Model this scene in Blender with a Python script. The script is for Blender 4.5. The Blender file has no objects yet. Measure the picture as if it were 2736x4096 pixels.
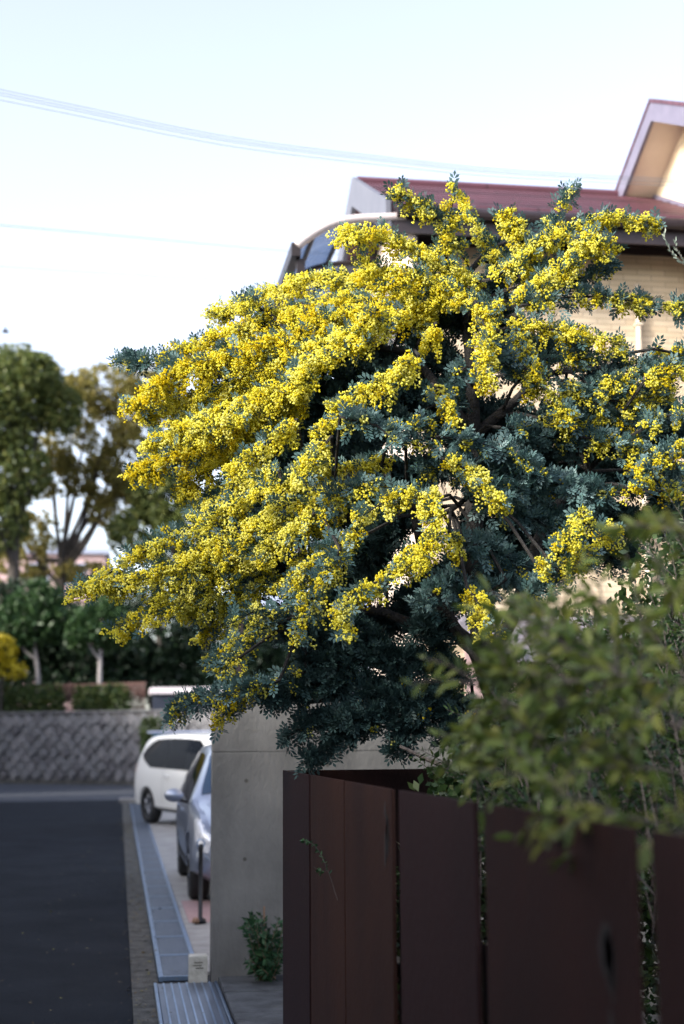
import bpy, math, random
import numpy as np
from mathutils import Vector, Matrix
random.seed(7); rng = np.random.default_rng(7)
scn = bpy.context.scene
COL = scn.collection

# ------------------------------------------------------------------ camera
YAW, PITCH, ROLL, EYE = 0.155363, 0.153516, 0.0075, 1.7
FPX, CX, CY = 50/36*4096, 1368.0, 2048.0            # focal length in photo pixels
def cam_axes():
    f = np.array([math.sin(YAW)*math.cos(PITCH), math.cos(YAW)*math.cos(PITCH), math.sin(PITCH)])
    r = np.array([math.cos(YAW), -math.sin(YAW), 0.0]); u = np.cross(r, f)
    c, s = math.cos(ROLL), math.sin(ROLL)
    return r*c-u*s, u*c+r*s, f
CR, CU, CF = cam_axes()
O = np.array([0, 0, EYE])
cd = bpy.data.cameras.new('camera'); cam = bpy.data.objects.new('camera', cd); COL.objects.link(cam)
cam.matrix_world = Matrix(((CR[0], CU[0], -CF[0], 0), (CR[1], CU[1], -CF[1], 0), (CR[2], CU[2], -CF[2], EYE), (0, 0, 0, 1)))
cd.sensor_fit = 'VERTICAL'; cd.sensor_height = 36; cd.lens = 50
cd.clip_start = 0.1; cd.clip_end = 2000
cd.dof.use_dof = True; cd.dof.focus_distance = 6.6; cd.dof.aperture_fstop = 1.9
scn.camera = cam

# ------------------------------------------------------------------ sky, sun, exposure
SUN_AZ, SUN_EL = math.radians(64), math.radians(27)   # light comes from the left, over the added shade houses across the road
world = bpy.data.worlds.new('World'); scn.world = world; world.use_nodes = True
nt = world.node_tree; nt.nodes.clear()
sky = nt.nodes.new('ShaderNodeTexSky'); sky.sky_type = 'NISHITA'; sky.sun_disc = False
sky.sun_elevation = SUN_EL; sky.sun_rotation = math.pi + SUN_AZ
sky.air_density = 1.0; sky.dust_density = 2.5; sky.ozone_density = 1.5; sky.altitude = 50
hsv = nt.nodes.new('ShaderNodeHueSaturation'); hsv.inputs['Saturation'].default_value = 0.6; hsv.inputs['Hue'].default_value = 0.515
bg = nt.nodes.new('ShaderNodeBackground'); bg.inputs['Strength'].default_value = 0.15
out = nt.nodes.new('ShaderNodeOutputWorld')
nt.links.new(sky.outputs[0], hsv.inputs['Color']); nt.links.new(hsv.outputs[0], bg.inputs['Color']); nt.links.new(bg.outputs[0], out.inputs[0])
sl = bpy.data.lights.new("sun", "SUN"); sl.energy = 2.4; sl.angle = math.radians(10); sl.color = (1.0, 0.93, 0.83)
sun = bpy.data.objects.new('sun', sl); COL.objects.link(sun)
sd = Vector((math.sin(SUN_AZ)*math.cos(SUN_EL), math.cos(SUN_AZ)*math.cos(SUN_EL), -math.sin(SUN_EL)))
sun.rotation_euler = sd.to_track_quat('-Z', 'Y').to_euler(); sun.location = (-20, -20, 30)
scn.view_settings.view_transform = 'Standard'; scn.view_settings.look = 'None'
scn.view_settings.exposure = 1.68; scn.view_settings.gamma = 1.0; scn.view_settings.use_curve_mapping = False
scn.cycles.use_denoising = True
scn.cycles.max_bounces = 8; scn.cycles.transparent_max_bounces = 12
scn.render.film_transparent = False

# ------------------------------------------------------------------ pixel helpers (photo pixels, 2736 x 4096)
def ray(x, y): return CF + CR*(x-CX)/FPX - CU*(y-CY)/FPX
def onY(x, y, Y): d = ray(x, y); return O + d*Y/d[1]
def onX(x, y, X): d = ray(x, y); return O + d*X/d[0]
def onZ(x, y, Z=0.0): d = ray(x, y); return O + d*(Z-EYE)/d[2]
def D(x, y, Y): return onY(x*1.745, y*1.745, Y)      # the same from the half-size view

# ------------------------------------------------------------------ materials
MATS = {}
def mat(name, c1, c2=None, scale=8.0, rough=0.6, metal=0.0, bump=0.0, bscale=None, detail=6, stretch=None, spec=0.5, coat=0.0, lo=0.35, hi=0.65):
    m = bpy.data.materials.new(name); m.use_nodes = True; t = m.node_tree; n = t.nodes; l = t.links
    b = n['Principled BSDF']; b.inputs['Roughness'].default_value = rough; b.inputs['Metallic'].default_value = metal
    b.inputs['Specular IOR Level'].default_value = spec; b.inputs['Coat Weight'].default_value = coat
    tc = n.new('ShaderNodeTexCoord'); mp = n.new('ShaderNodeMapping'); l.new(tc.outputs['Object'], mp.inputs['Vector'])
    if stretch: mp.inputs['Scale'].default_value = stretch
    if c2 is None: b.inputs['Base Color'].default_value = (*c1, 1)
    else:
        nz = n.new('ShaderNodeTexNoise'); nz.inputs['Scale'].default_value = scale; nz.inputs['Detail'].default_value = detail; nz.inputs['Roughness'].default_value = 0.6
        l.new(mp.outputs[0], nz.inputs['Vector'])
        r = n.new('ShaderNodeValToRGB'); r.color_ramp.elements[0].position = lo; r.color_ramp.elements[1].position = hi
        r.color_ramp.elements[0].color = (*c1, 1); r.color_ramp.elements[1].color = (*c2, 1)
        l.new(nz.outputs[0], r.inputs[0]); l.new(r.outputs[0], b.inputs['Base Color'])
    if bump:
        nb = n.new('ShaderNodeTexNoise'); nb.inputs['Scale'].default_value = bscale or scale*4; nb.inputs['Detail'].default_value = 5
        l.new(mp.outputs[0], nb.inputs['Vector'])
        bp = n.new('ShaderNodeBump'); bp.inputs['Strength'].default_value = bump; bp.inputs['Distance'].default_value = 0.02
        l.new(nb.outputs[0], bp.inputs['Height']); l.new(bp.outputs[0], b.inputs['Normal'])
    MATS[name] = m
    return m
def leafmat(name, cols, rough=0.55, trans=0.3, spec=0.35):
    """foliage: colour picked per leaf by the 'rnd' attribute"""
    m = bpy.data.materials.new(name); m.use_nodes = True; t = m.node_tree; n = t.nodes; l = t.links
    b = n['Principled BSDF']; b.inputs['Roughness'].default_value = rough; b.inputs['Specular IOR Level'].default_value = spec
    a = n.new('ShaderNodeAttribute'); a.attribute_name = 'rnd'
    r = n.new('ShaderNodeValToRGB'); e = r.color_ramp.elements
    while len(e) < len(cols): e.new(0.5)
    for i, c in enumerate(cols): e[i].position = i/(len(cols)-1); e[i].color = (*c, 1)
    l.new(a.outputs['Fac'], r.inputs[0]); l.new(r.outputs[0], b.inputs['Base Color'])
    if trans:
        tr = n.new('ShaderNodeBsdfTranslucent'); l.new(r.outputs[0], tr.inputs['Color'])
        mx = n.new('ShaderNodeMixShader'); mx.inputs[0].default_value = trans
        l.new(b.outputs[0], mx.inputs[1]); l.new(tr.outputs[0], mx.inputs[2]); l.new(mx.outputs[0], n['Material Output'].inputs[0])
    MATS[name] = m
    return m
def tilemat(name, c1, c2, mortar, w, h, rot=(0, 0, 0), rough=0.7, msize=0.02, off=0.5, bump=0.4):
    m = bpy.data.materials.new(name); m.use_nodes = True; t = m.node_tree; n = t.nodes; l = t.links
    b = n['Principled BSDF']; b.inputs['Roughness'].default_value = rough
    tc = n.new('ShaderNodeTexCoord'); mp = n.new('ShaderNodeMapping'); mp.inputs['Rotation'].default_value = rot
    l.new(tc.outputs['Object'], mp.inputs['Vector'])
    br = n.new('ShaderNodeTexBrick'); br.inputs['Color1'].default_value = (*c1, 1); br.inputs['Color2'].default_value = (*c2, 1); br.inputs['Mortar'].default_value = (*mortar, 1)
    br.inputs['Scale'].default_value = 1.0; br.inputs['Brick Width'].default_value = w; br.inputs['Row Height'].default_value = h; br.inputs['Mortar Size'].default_value = msize*h; br.offset = off
    l.new(mp.outputs[0], br.inputs['Vector'])
    nz = n.new('ShaderNodeTexNoise'); nz.inputs['Scale'].default_value = 2.5; nz.inputs['Detail'].default_value = 8; l.new(mp.outputs[0], nz.inputs['Vector'])
    mx = n.new('ShaderNodeMix'); mx.data_type = 'RGBA'; mx.blend_type = 'MULTIPLY'; mx.inputs['Factor'].default_value = 0.5
    l.new(br.outputs[0], mx.inputs['A']); l.new(nz.outputs[0], mx.inputs['B']); 
    rr = n.new('ShaderNodeValToRGB'); rr.color_ramp.elements[0].color = (0.6, 0.6, 0.6, 1); rr.color_ramp.elements[0].position = 0.3; rr.color_ramp.elements[1].position = 0.6
    l.new(nz.outputs[0], rr.inputs[0]); l.new(rr.outputs[0], mx.inputs['B']); l.new(mx.outputs['Result'], b.inputs['Base Color'])
    bp = n.new('ShaderNodeBump'); bp.inputs['Strength'].default_value = bump; bp.inputs['Distance'].default_value = 0.01; bp.invert = True
    l.new(br.outputs['Fac'], bp.inputs['Height']); l.new(bp.outputs[0], b.inputs['Normal'])
    MATS[name] = m
    return m
def glassmat(name, c, rough=0.05, alpha=None):
    m = mat(name, c, rough=rough, spec=0.4)
    if alpha is not None:
        t = m.node_tree; n = t.nodes; l = t.links; tr = n.new('ShaderNodeBsdfTransparent'); tr.inputs[0].default_value = (*[min(1, x*2.2) for x in c], 1)
        mx = n.new('ShaderNodeMixShader'); mx.inputs[0].default_value = alpha
        l.new(tr.outputs[0], mx.inputs[1]); l.new(n['Principled BSDF'].outputs[0], mx.inputs[2]); l.new(mx.outputs[0], n['Material Output'].inputs[0])
    return m

asphalt = mat('asphalt', (.004, .0064, .0108), (.016, .021, .029), 1.3, .9, bump=.9, bscale=150, detail=13, spec=.15, lo=.25, hi=.75)
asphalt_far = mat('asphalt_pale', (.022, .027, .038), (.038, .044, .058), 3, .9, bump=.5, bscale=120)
mossy = mat('mossy_concrete', (.020, .021, .015), (.095, .09, .08), 9, .9, bump=.8, bscale=60)
paving = mat('parking_concrete', (.22, .21, .2), (.34, .33, .31), 3, .85, bump=.4, bscale=50)
pinkpave = mat('pink_paving', (.30, .19, .185), (.36, .24, .23), 8, .85, bump=.3)
earth = mat('earth', (.05, .045, .035), (.09, .08, .06), 2, .95, bump=.6)
slate = mat('dark_slate', (.03, .032, .035), (.085, .09, .095), 6, .7, bump=.6, bscale=25)
concrete = mat('cast_concrete', (.085, .084, .081), (.225, .22, .208), 1.7, .85, bump=.35, bscale=35, detail=12, lo=.28, hi=.74, stretch=(1, 1, .6))
rust = mat('weathered_steel', (.010, .0030, .0027), (.021, .0060, .0046), 2.2, .75, 0, bump=.25, bscale=90, stretch=(1, 1, .35), detail=9, spec=.2)
rust2 = mat('weathered_steel_plum', (.013, .0040, .0046), (.020, .0064, .0068), 2.2, .75, 0, bump=.25, bscale=90, stretch=(1, 1, .3), detail=9, spec=.2)
rust3 = mat('weathered_steel_orange', (.015, .0048, .0036), (.036, .0125, .0068), 1.8, .75, 0, bump=.25, bscale=90, stretch=(1, 1, .25), detail=9, spec=.2)
stainm = mat('steel_stain', (.008, .006, .006), (.014, .010, .009), 30, .7)
galv = mat('galvanised_steel', (.075, .095, .13), (.13, .155, .20), 9, .38, .55, bump=.15, stretch=(1, .2, 1))
galv_bright = mat('galvanised_rail', (.17, .25, .38), (.25, .34, .48), 9, .3, .7)
darkmetal = mat('dark_metal', (.02, .021, .024), rough=.45, metal=.5)
black = mat('black_void', (.006, .006, .007), rough=.9)
rubber = mat('tyre_rubber', (.012, .012, .013), (.02, .02, .02), 30, .8)
marker_m = mat('white_marker_stone', (.42, .40, .34), (.60, .58, .52), 10, .8, bump=.3)
engrave = mat('engraved_shadow', (.07, .068, .06), rough=.9)
white_paint = mat('white_car_paint', (.78, .78, .76), rough=.25, coat=.6)
silver_paint = mat('silver_car_paint', (.30, .34, .43), rough=.3, metal=.6, coat=.6)
glass_dark = glassmat('dark_glass', (.008, .01, .014), .04)
glass_blue = glassmat('windscreen_glass', (.02, .045, .09), .03)
lamp_clear = mat('headlight_lens', (.62, .63, .66), (.85, .85, .86), 25, .12, .3)
lamp_red = mat('tail_light_lens', (.25, .015, .02), rough=.15)
trim = mat('black_trim', (.014, .014, .015), rough=.5)
rim_m = mat('alloy_rim', (.35, .36, .38), rough=.3, metal=.9)
bark_dark = mat('acacia_bark', (.007, .0065, .007), (.018, .016, .015), 14, .9, bump=.8, bscale=50)
bark_grey = mat('grey_bark', (.05, .042, .038), (.11, .092, .085), 12, .9, bump=.6, bscale=60)
bark_far = mat('street_tree_bark', (.22, .20, .20), (.32, .30, .30), 3, .9)
bark_bg = mat('tall_tree_bark', (.03, .026, .022), (.06, .05, .045), 3, .9)
tilewall = tilemat('beige_tile_cladding', (.58, .46, .32), (.68, .56, .41), (.42, .33, .24), .3, .06, (math.pi/2, 0, 0), .7, .08)
tilewall_side = tilemat('beige_stone_cladding', (.58, .47, .34), (.74, .63, .48), (.55, .46, .36), .24, .12, (math.pi/2, 0, math.pi/2), .8, .1)
roof_m = tilemat('maroon_roof', (.085, .030, .045), (.11, .042, .06), (.05, .018, .026), 3.0, .16, (0, 0, 0), .45, .1)
fascia_dark = mat('dark_gutter', (.018, .012, .015), (.03, .02, .024), 5, .45)
barge = mat('shaded_white_bargeboard', (.105, .11, .14), (.13, .135, .165), 4, .5)  # white boards toned down to blue grey, their shade is put into the colour
soffit = mat('beige_soffit', (.56, .47, .40), (.62, .53, .45), 3, .8)
lilac_trim = mat('lilac_metal_trim', (.125, .115, .165), (.16, .148, .205), 5, .4)
pipe_white = mat('pale_downpipe', (.60, .51, .41), rough=.5)
canopy_frame = mat('bronze_frame', (.03, .022, .022), rough=.4, metal=.4)
canopy_edge = mat('pale_canopy_edge', (.52, .46, .46), rough=.4)
poly = glassmat('smoked_polycarbonate', (.30, .34, .40), .15, alpha=.45)
lav_roof = tilemat('lavender_grey_tiles', (.17, .16, .21), (.22, .21, .26), (.10, .10, .13), .28, .24, (0, 0, 0), .5, .1)
pinkwall = mat('pinkish_render', (.42, .30, .31), (.50, .36, .36), 2, .8)
palewall = mat('pale_blue_render', (.48, .54, .62), (.56, .62, .70), 2, .8)
stone_a = mat('granite_a', (.085, .085, .092), (.17, .17, .178), 5, .9, bump=.6)
stone_b = mat('granite_b', (.06, .058, .064), (.13, .126, .135), 5, .9, bump=.6)
stone_c = mat('granite_c', (.11, .108, .116), (.20, .196, .205), 5, .9, bump=.6)
mortar_m = mat('stone_mortar', (.075, .073, .077), (.12, .118, .122), 6, .95)
rail_m = mat('russet_railing', (.06, .024, .02), (.085, .036, .03), 6, .7)
shed_m = mat('navy_slats', (.018, .024, .045), (.03, .038, .06), 5, .5)
shed_roof = mat('white_roof_edge', (.68, .62, .66), rough=.5)
teal_m = mat('teal_sheet', (.04, .12, .19), (.06, .17, .25), 4, .4)
palesheet = mat('pale_sheet', (.30, .34, .46), rough=.4)
wire_m = mat('wire_sheath', (.16, .18, .21), rough=.6)
stake_m = mat('bamboo_stake', (.20, .11, .07), (.28, .17, .11), 20, .8)
bird_m = mat('bird_feathers', (.012, .014, .02), rough=.7)
blossom_m = leafmat('mimosa_blossom', [(.78, .65, .03), (.86, .79, .09), (.89, .85, .18), (.92, .89, .32)], .9, .62, .05)
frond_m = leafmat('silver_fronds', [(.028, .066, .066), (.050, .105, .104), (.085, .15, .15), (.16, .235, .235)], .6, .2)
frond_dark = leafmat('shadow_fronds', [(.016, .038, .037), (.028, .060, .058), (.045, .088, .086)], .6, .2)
shrub_m = leafmat('yellow_green_leaves', [(.035, .06, .014), (.075, .115, .022), (.13, .16, .03), (.19, .19, .045)], .5, .3)
privet_m = leafmat('privet_leaves', [(.010, .026, .010), (.020, .046, .016), (.036, .070, .020), (.08, .105, .03)], .4, .25)
weed_m = leafmat('weed_leaves', [(.014, .045, .02), (.03, .085, .035), (.05, .11, .04)], .5, .25)
olive_m = leafmat('olive_leaves', [(.16, .22, .18), (.26, .32, .26), (.36, .40, .33)], .5, .2)
bgA = leafmat('camphor_leaves', [(.032, .055, .022), (.07, .10, .03), (.13, .155, .04), (.20, .20, .055)], .5, .3)
bgB = leafmat('olive_brown_leaves', [(.09, .095, .030), (.17, .165, .045), (.26, .22, .06), (.32, .24, .09)], .6, .4)
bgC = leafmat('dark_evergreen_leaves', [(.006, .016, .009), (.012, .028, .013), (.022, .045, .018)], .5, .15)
bgD = leafmat('street_tree_leaves', [(.016, .042, .016), (.03, .068, .022), (.05, .095, .028)], .5, .25)
hedge_m = leafmat('hedge_leaves', [(.012, .03, .01), (.028, .058, .016), (.06, .085, .02), (.10, .11, .02)], .5, .2)
yellow_m = leafmat('yellow_bush_leaves', [(.20, .17, .01), (.42, .34, .015), (.55, .43, .02)], .6, .3)

# ------------------------------------------------------------------ mesh helpers
def link(o, parent=None):
    COL.objects.link(o)
    if parent is not None: o.parent = parent
    return o
def tag(o, label=None, cat=None, group=None, kind=None):
    for k, v in (('label', label), ('category', cat), ('group', group), ('kind', kind)):
        if v: o[k] = v
    return o
def empty(name, loc=(0, 0, 0), label=None, cat=None, group=None, rz=0.0):
    o = bpy.data.objects.new(name, None); o.location = loc; o.rotation_euler.z = rz; o.empty_display_size = .1
    COL.objects.link(o); return tag(o, label, cat, group)
class MB:
    """collects shapes of one piece"""
    def __init__(s): s.v = []; s.f = []
    def add(s, vs, fs):
        k = len(s.v); s.v += [tuple(map(float, p)) for p in vs]; s.f += [tuple(i+k for i in f) for f in fs]; return s
    def box(s, a, b, bev=0.0):
        x0, y0, z0 = np.minimum(a, b); x1, y1, z1 = np.maximum(a, b)
        if bev <= 0:
            return s.add([(x0,y0,z0),(x1,y0,z0),(x1,y1,z0),(x0,y1,z0),(x0,y0,z1),(x1,y0,z1),(x1,y1,z1),(x0,y1,z1)],
                  [(0,3,2,1),(4,5,6,7),(0,1,5,4),(1,2,6,5),(2,3,7,6),(3,0,4,7)])
        v = []
        for z, i in ((z0, bev), (z0+bev, 0), (z1-bev, 0), (z1, bev)):
            v += [(x0+i,y0+i,z),(x1-i,y0+i,z),(x1-i,y1-i,z),(x0+i,y1-i,z)]
        f = [(3,2,1,0),(12,13,14,15)]
        for k in range(3):
            for j in range(4): f.append((k*4+j, k*4+(j+1)%4, k*4+4+(j+1)%4, k*4+4+j))
        return s.add(v, f)
    def prism(s, poly, off):
        """polygon (3-D points) swept by off"""
        n = len(poly); p = [np.array(q, float) for q in poly]; o = np.array(off, float)
        return s.add(p+[q+o for q in p], [tuple(range(n))[::-1], tuple(range(n, 2*n))]+[(i, (i+1) % n, n+(i+1) % n, n+i) for i in range(n)])
    def tube(s, pts, radii, n=8, cap=True):
        pts = [np.array(p, float) for p in pts]
        if np.isscalar(radii): radii = [radii]*len(pts)
        v, f = [], []; ref = None
        for i, p in enumerate(pts):
            t = pts[min(i+1, len(pts)-1)]-pts[max(i-1, 0)]; t = t/(np.linalg.norm(t)+1e-9)
            if ref is None: ref = np.cross(t, (0, 0, 1) if abs(t[2]) < .9 else (1, 0, 0))
            a = ref-t*(ref@t); a = a/(np.linalg.norm(a)+1e-9); ref = a; b = np.cross(t, a)
            for k in range(n):
                th = 2*math.pi*k/n; v.append(p+radii[i]*(a*math.cos(th)+b*math.sin(th)))
        for i in range(len(pts)-1):
            for k in range(n): f.append((i*n+k, i*n+(k+1) % n, (i+1)*n+(k+1) % n, (i+1)*n+k))
        if cap: f.append(tuple(range(n))[::-1]); f.append(tuple((len(pts)-1)*n+k for k in range(n)))
        return s.add(v, f)
    def lathe(s, prof, n=20, axis='Z', c=(0, 0, 0)):
        v, f = [], []
        for r, h in prof:
            for k in range(n):
                th = 2*math.pi*k/n; q = (r*math.cos(th), r*math.sin(th), h)
                if axis == 'X': q = (q[2], q[0], q[1])
                if axis == 'Y': q = (q[1], q[2], q[0])
                v.append(np.array(q)+c)
        m = len(prof)
        for i in range(m-1):
            for k in range(n): f.append((i*n+k, i*n+(k+1) % n, (i+1)*n+(k+1) % n, (i+1)*n+k))
        return s.add(v, f)
    def mesh(s, name, m, smooth=False):
        me = bpy.data.meshes.new(name); me.from_pydata(s.v, [], s.f); me.materials.append(m); me.update()
        if smooth: me.polygons.foreach_set('use_smooth', [True]*len(me.polygons))
        return me
    def build(s, name, m, parent=None, smooth=False):
        return link(bpy.data.objects.new(name, s.mesh(name, m, smooth)), parent)
def box(name, a, b, m, parent=None, bev=0.0): return MB().box(a, b, bev).build(name, m, parent)
def bulk(name, verts, faces, rnd, m, parent=None, smooth=False):
    """big mesh from arrays: verts (N,3), faces (M,k), rnd (N,)"""
    me = bpy.data.meshes.new(name); k = faces.shape[1]
    me.vertices.add(len(verts)); me.vertices.foreach_set('co', np.ascontiguousarray(verts, dtype=np.float32).ravel())
    me.loops.add(faces.size); me.loops.foreach_set('vertex_index', np.ascontiguousarray(faces, dtype=np.int32).ravel())
    me.polygons.add(len(faces)); me.polygons.foreach_set('loop_start', np.arange(0, faces.size, k, dtype=np.int32))
    a = me.attributes.new('rnd', 'FLOAT', 'POINT'); a.data.foreach_set('value', np.ascontiguousarray(rnd, dtype=np.float32))
    me.materials.append(m); me.update(calc_edges=True)
    if smooth: me.polygons.foreach_set('use_smooth', np.ones(len(faces), bool))
    me.validate()
    return link(bpy.data.objects.new(name, me), parent)
def norm(a): return a/(np.linalg.norm(a, axis=-1, keepdims=True)+1e-9)
def frames(d, roll):
    """rotation matrices whose +Y is d, rolled about it"""
    d = norm(d); up = np.where(np.abs(d[:, 2:3]) > .95, [[1., 0, 0]], [[0, 0, 1.]])
    x = norm(np.cross(d, up)); z = np.cross(x, d)
    c, s = np.cos(roll)[:, None], np.sin(roll)[:, None]
    return np.stack([x*c+z*s, d, z*c-x*s], axis=2)       # columns
def scatter(tv, tf, pos, mats, scale):
    n = len(pos); k = len(tv)
    v = np.einsum('nij,kj->nki', mats, tv)*scale[:, None, None]+pos[:, None, :]
    f = tf[None]+(np.arange(n)*k)[:, None, None]
    return v.reshape(-1, 3), f.reshape(-1, tf.shape[1])
def catmull(P, n=8):
    P = [np.array(p, float) for p in P]
    if len(P) < 3: return np.array([P[0]+(P[1]-P[0])*t for t in np.linspace(0, 1, n+1)])
    Q = [2*P[0]-P[1]]+P+[2*P[-1]-P[-2]]; o = []
    for i in range(1, len(Q)-2):
        for t in np.linspace(0, 1, n, endpoint=False):
            a, b, c, d = Q[i-1], Q[i], Q[i+1], Q[i+2]
            o.append(.5*((2*b)+(c-a)*t+(2*a-5*b+4*c-d)*t*t+(3*b-a-3*c+d)*t**3))
    o.append(P[-1]); return np.array(o)
OCT_V = np.array([(1,0,0),(-1,0,0),(0,1,0),(0,-1,0),(0,0,1),(0,0,-1)], float)
OCT_F = np.array([(0,2,4),(2,1,4),(1,3,4),(3,0,4),(2,0,5),(1,2,5),(3,1,5),(0,3,5)])
def frond_template():
    v, f = [], []
    def leaflet(p, d, L, w, lift):
        d = np.array(d); d = d/np.linalg.norm(d); side = np.array((-d[1], d[0], 0)); k = len(v); p = np.array(p)
        v.extend([p, p+d*L*.6+side*w+(0, 0, lift*.6), p+d*L+(0, 0, lift), p+d*L*.6-side*w+(0, 0, lift*.6)]); f.append((k, k+1, k+2, k+3))
    for i in range(3):
        y = .10+.26*i
        for s in (-1, 1): leaflet((0, y, .02*i), (s*.8, .75, 0), .48-.05*abs(i-1), .098, .10)
    leaflet((0, .74, .06), (0, 1, 0), .42, .095, .02)
    return np.array(v), np.array(f)
FR_V, FR_F = frond_template()
LEAF_V = np.array([(0,0,0),(.17,.32,.05),(.14,.68,.03),(0,1,-.06),(-.14,.68,.03),(-.17,.32,.05),(0,.34,-.01),(0,.68,-.02)], float)
LEAF_F = np.array([(0,1,6,0),(1,2,7,6),(2,3,7,7),(6,7,4,5),(0,6,5,5),(7,3,4,4)])
LEAF_T = np.array([(0,1,6),(1,2,7),(1,7,6),(2,3,7),(0,6,5),(6,7,4),(6,4,5),(7,3,4)])
CLUMP_V = np.array([(-.5,0,0),(0,-.28,.06),(.5,0,0),(0,.28,.06)], float); CLUMP_F = np.array([(0,1,2,3)])

# ================================================================== SETTING
def sheet(name, pts, z, m, kind='structure', **kw):
    o = MB().add([(x, y, z) for x, y in pts], [tuple(range(len(pts)))]).build(name, m); tag(o, kind=kind); return o
G = 600
sheet('ground', [(-G, -G), (G, -G), (G, G), (-G, G)], -.02, earth)
RE = .116                                              # edge of the asphalt
sheet('road', [(-5.2, -30), (RE, -30), (RE, 38.0), (-5.2, 38.0)], .0, asphalt)
sheet('road', [(-40, 38.0), (40, 38.0), (40, 75), (-40, 75)], .002, asphalt_far)
sheet('drain_channel', [(.29, -6), (.70, -6), (.70, 36), (.29, 36)], -.012, black)
o = box('gutter_strip', (RE+.002, -6, -.02), (.300, 36.0, .006), mossy); tag(o, kind='structure')
o = box('parking_pavement', (.610, 10.6, -.02), (14, 37.5, .010), paving); tag(o, kind='structure')
o = box('garden_soil', (.90, -6, -.02), (14, 10.5, .03), earth); tag(o, kind='structure')
o = box('kerb', (.05, 36.2, 0), (.62, 36.5, .12), paving, bev=.015); tag(o, kind='structure')
pk = box('pink_paving', (.66, 13.3, .006), (1.9, 15.0, .014), pinkpave); tag(pk, kind='structure')
# stone ledge in front of the concrete wall, laid with dark slabs
led = empty('stone_ledge', (.7, 8.6, 0), 'dark slate slab ledge along the foot of the concrete wall', 'ledge')
yy = 6.2
while yy < 10.05:
    h = random.uniform(.5, .8); y1 = min(yy+h, 10.12); xx = .705
    while xx < 2.2:
        w = random.uniform(.35, .6)
        MB().box((xx, yy, -.01), (xx+w-.012, y1-.012, .05+random.uniform(-.006, .006)), .006).build('slab', slate, led).matrix_parent_inverse = led.matrix_world.inverted()
        xx += w
    yy = y1
for c in led.children: c.matrix_parent_inverse = Matrix.Translation((-.7, -8.6, 0))

# ================================================================== DRAIN GRATES
def far_grate(i, y0, y1):
    x0, x1 = .305, .605; z = .022
    where = ('beside the white marker stone' if i == 0 else 'by the chain post' if i == 2 else 'beside the silver car' if 3 < i < 9 else 'beside the white van' if i > 15 else 'along the parking bay')
    g = empty('drain_grate', ((x0+x1)/2, y0, 0), 'blue grey steel drain grate '+where, 'drain grate', 'steel drain grates in the gutter run')
    def loc(m): return m
    for a, b in ((x0, x0+.035), (x1-.035, x1)): box('rail', (a-(x0+x1)/2, .004, -.012), (b-(x0+x1)/2, y1-y0-.004, z+.004), galv_bright, g, .003)
    m = MB(); n = int((y1-y0)/.03); w = (x1-x0)/2-.037
    for k in range(n): yk = .012+k*(y1-y0-.024)/n; m.box((-w, yk, -.006), (w, yk+.021, z))
    t = m.build('grating', galv, g); t['kind'] = 'stuff'
    for e in (0.006, y1-y0-.03): box('end_bar', (-w, e, -.006), (w, e+.024, z+.002), galv_bright, g)
y = 10.36; i = 0
while y < 34.5:
    far_grate(i, y, y+1.0); y += 1.0+.004; i += 1
# wider ribbed cover in the foreground
cov = empty('drain_cover', (.49, 9.2, 0), 'wide ribbed steel drain cover below the white marker stone', 'drain cover')
box('plate', (-.20, -3.0, -.012), (.185, .93, .016), galv, cov, .003)
box('rail', (-.225, -3.0, -.012), (-.203, .93, .024), galv_bright, cov, .003)
box('rail', (.188, -3.0, -.012), (.205, .93, .024), galv_bright, cov, .003)
for k in range(7): box('rib', (-.165+k*.052, -3.0, .0165), (-.153+k*.052, .925, .022), galv_bright, cov)
# boundary marker
mk = empty('boundary_marker', (.572, 10.24, 0), 'small white stone boundary marker standing at the end of the drain cover', 'marker stone')
MB().box((-.065, -.05, -.02), (.062, .05, .185), .008).build('stone', marker_m, mk)
for k, (a, b, zz) in enumerate(((-.03, .03, .135), (-.038, .022, .115), (-.02, .034, .098))):
    MB().box((a, -.0515, zz), (b, -.049, zz+.006)).build('engraved_line', engrave, mk)

# ================================================================== CONCRETE WALL
WY = 10.15
cw = empty('concrete_wall', (.66, WY, 0), 'grey cast concrete wall end with formwork joint beside the parking bay', 'wall')
def cwp(name, a, b, m, bev=0): return MB().box(np.array(a)-(.66, WY, 0), np.array(b)-(.66, WY, 0), bev).build(name, m, cw)
zj = onY(1000, 3008, WY)[2]
cwp('wall_panel', (.66, WY, -.02), (5.5, WY+.2, zj-.002), concrete, .003)
cwp('wall_panel', (.66, WY, zj+.002), (5.5, WY+.2, 1.93), concrete, .003)
cwp('joint_core', (.665, WY+.005, zj-.006), (5.49, WY+.195, zj+.006), concrete)
for px, py in ((985, 3123), (979, 3437), (1310, 3060), (1300, 3110), (1420, 3000)):
    p = onY(px, py, WY)
    m = MB(); m.lathe([(.013, 0), (.011, .001), (.0, .0012)], 12, 'Y', (p[0]-.66, -.0015, p[2])); m.build('tie_hole', engrave, cw)

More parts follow.
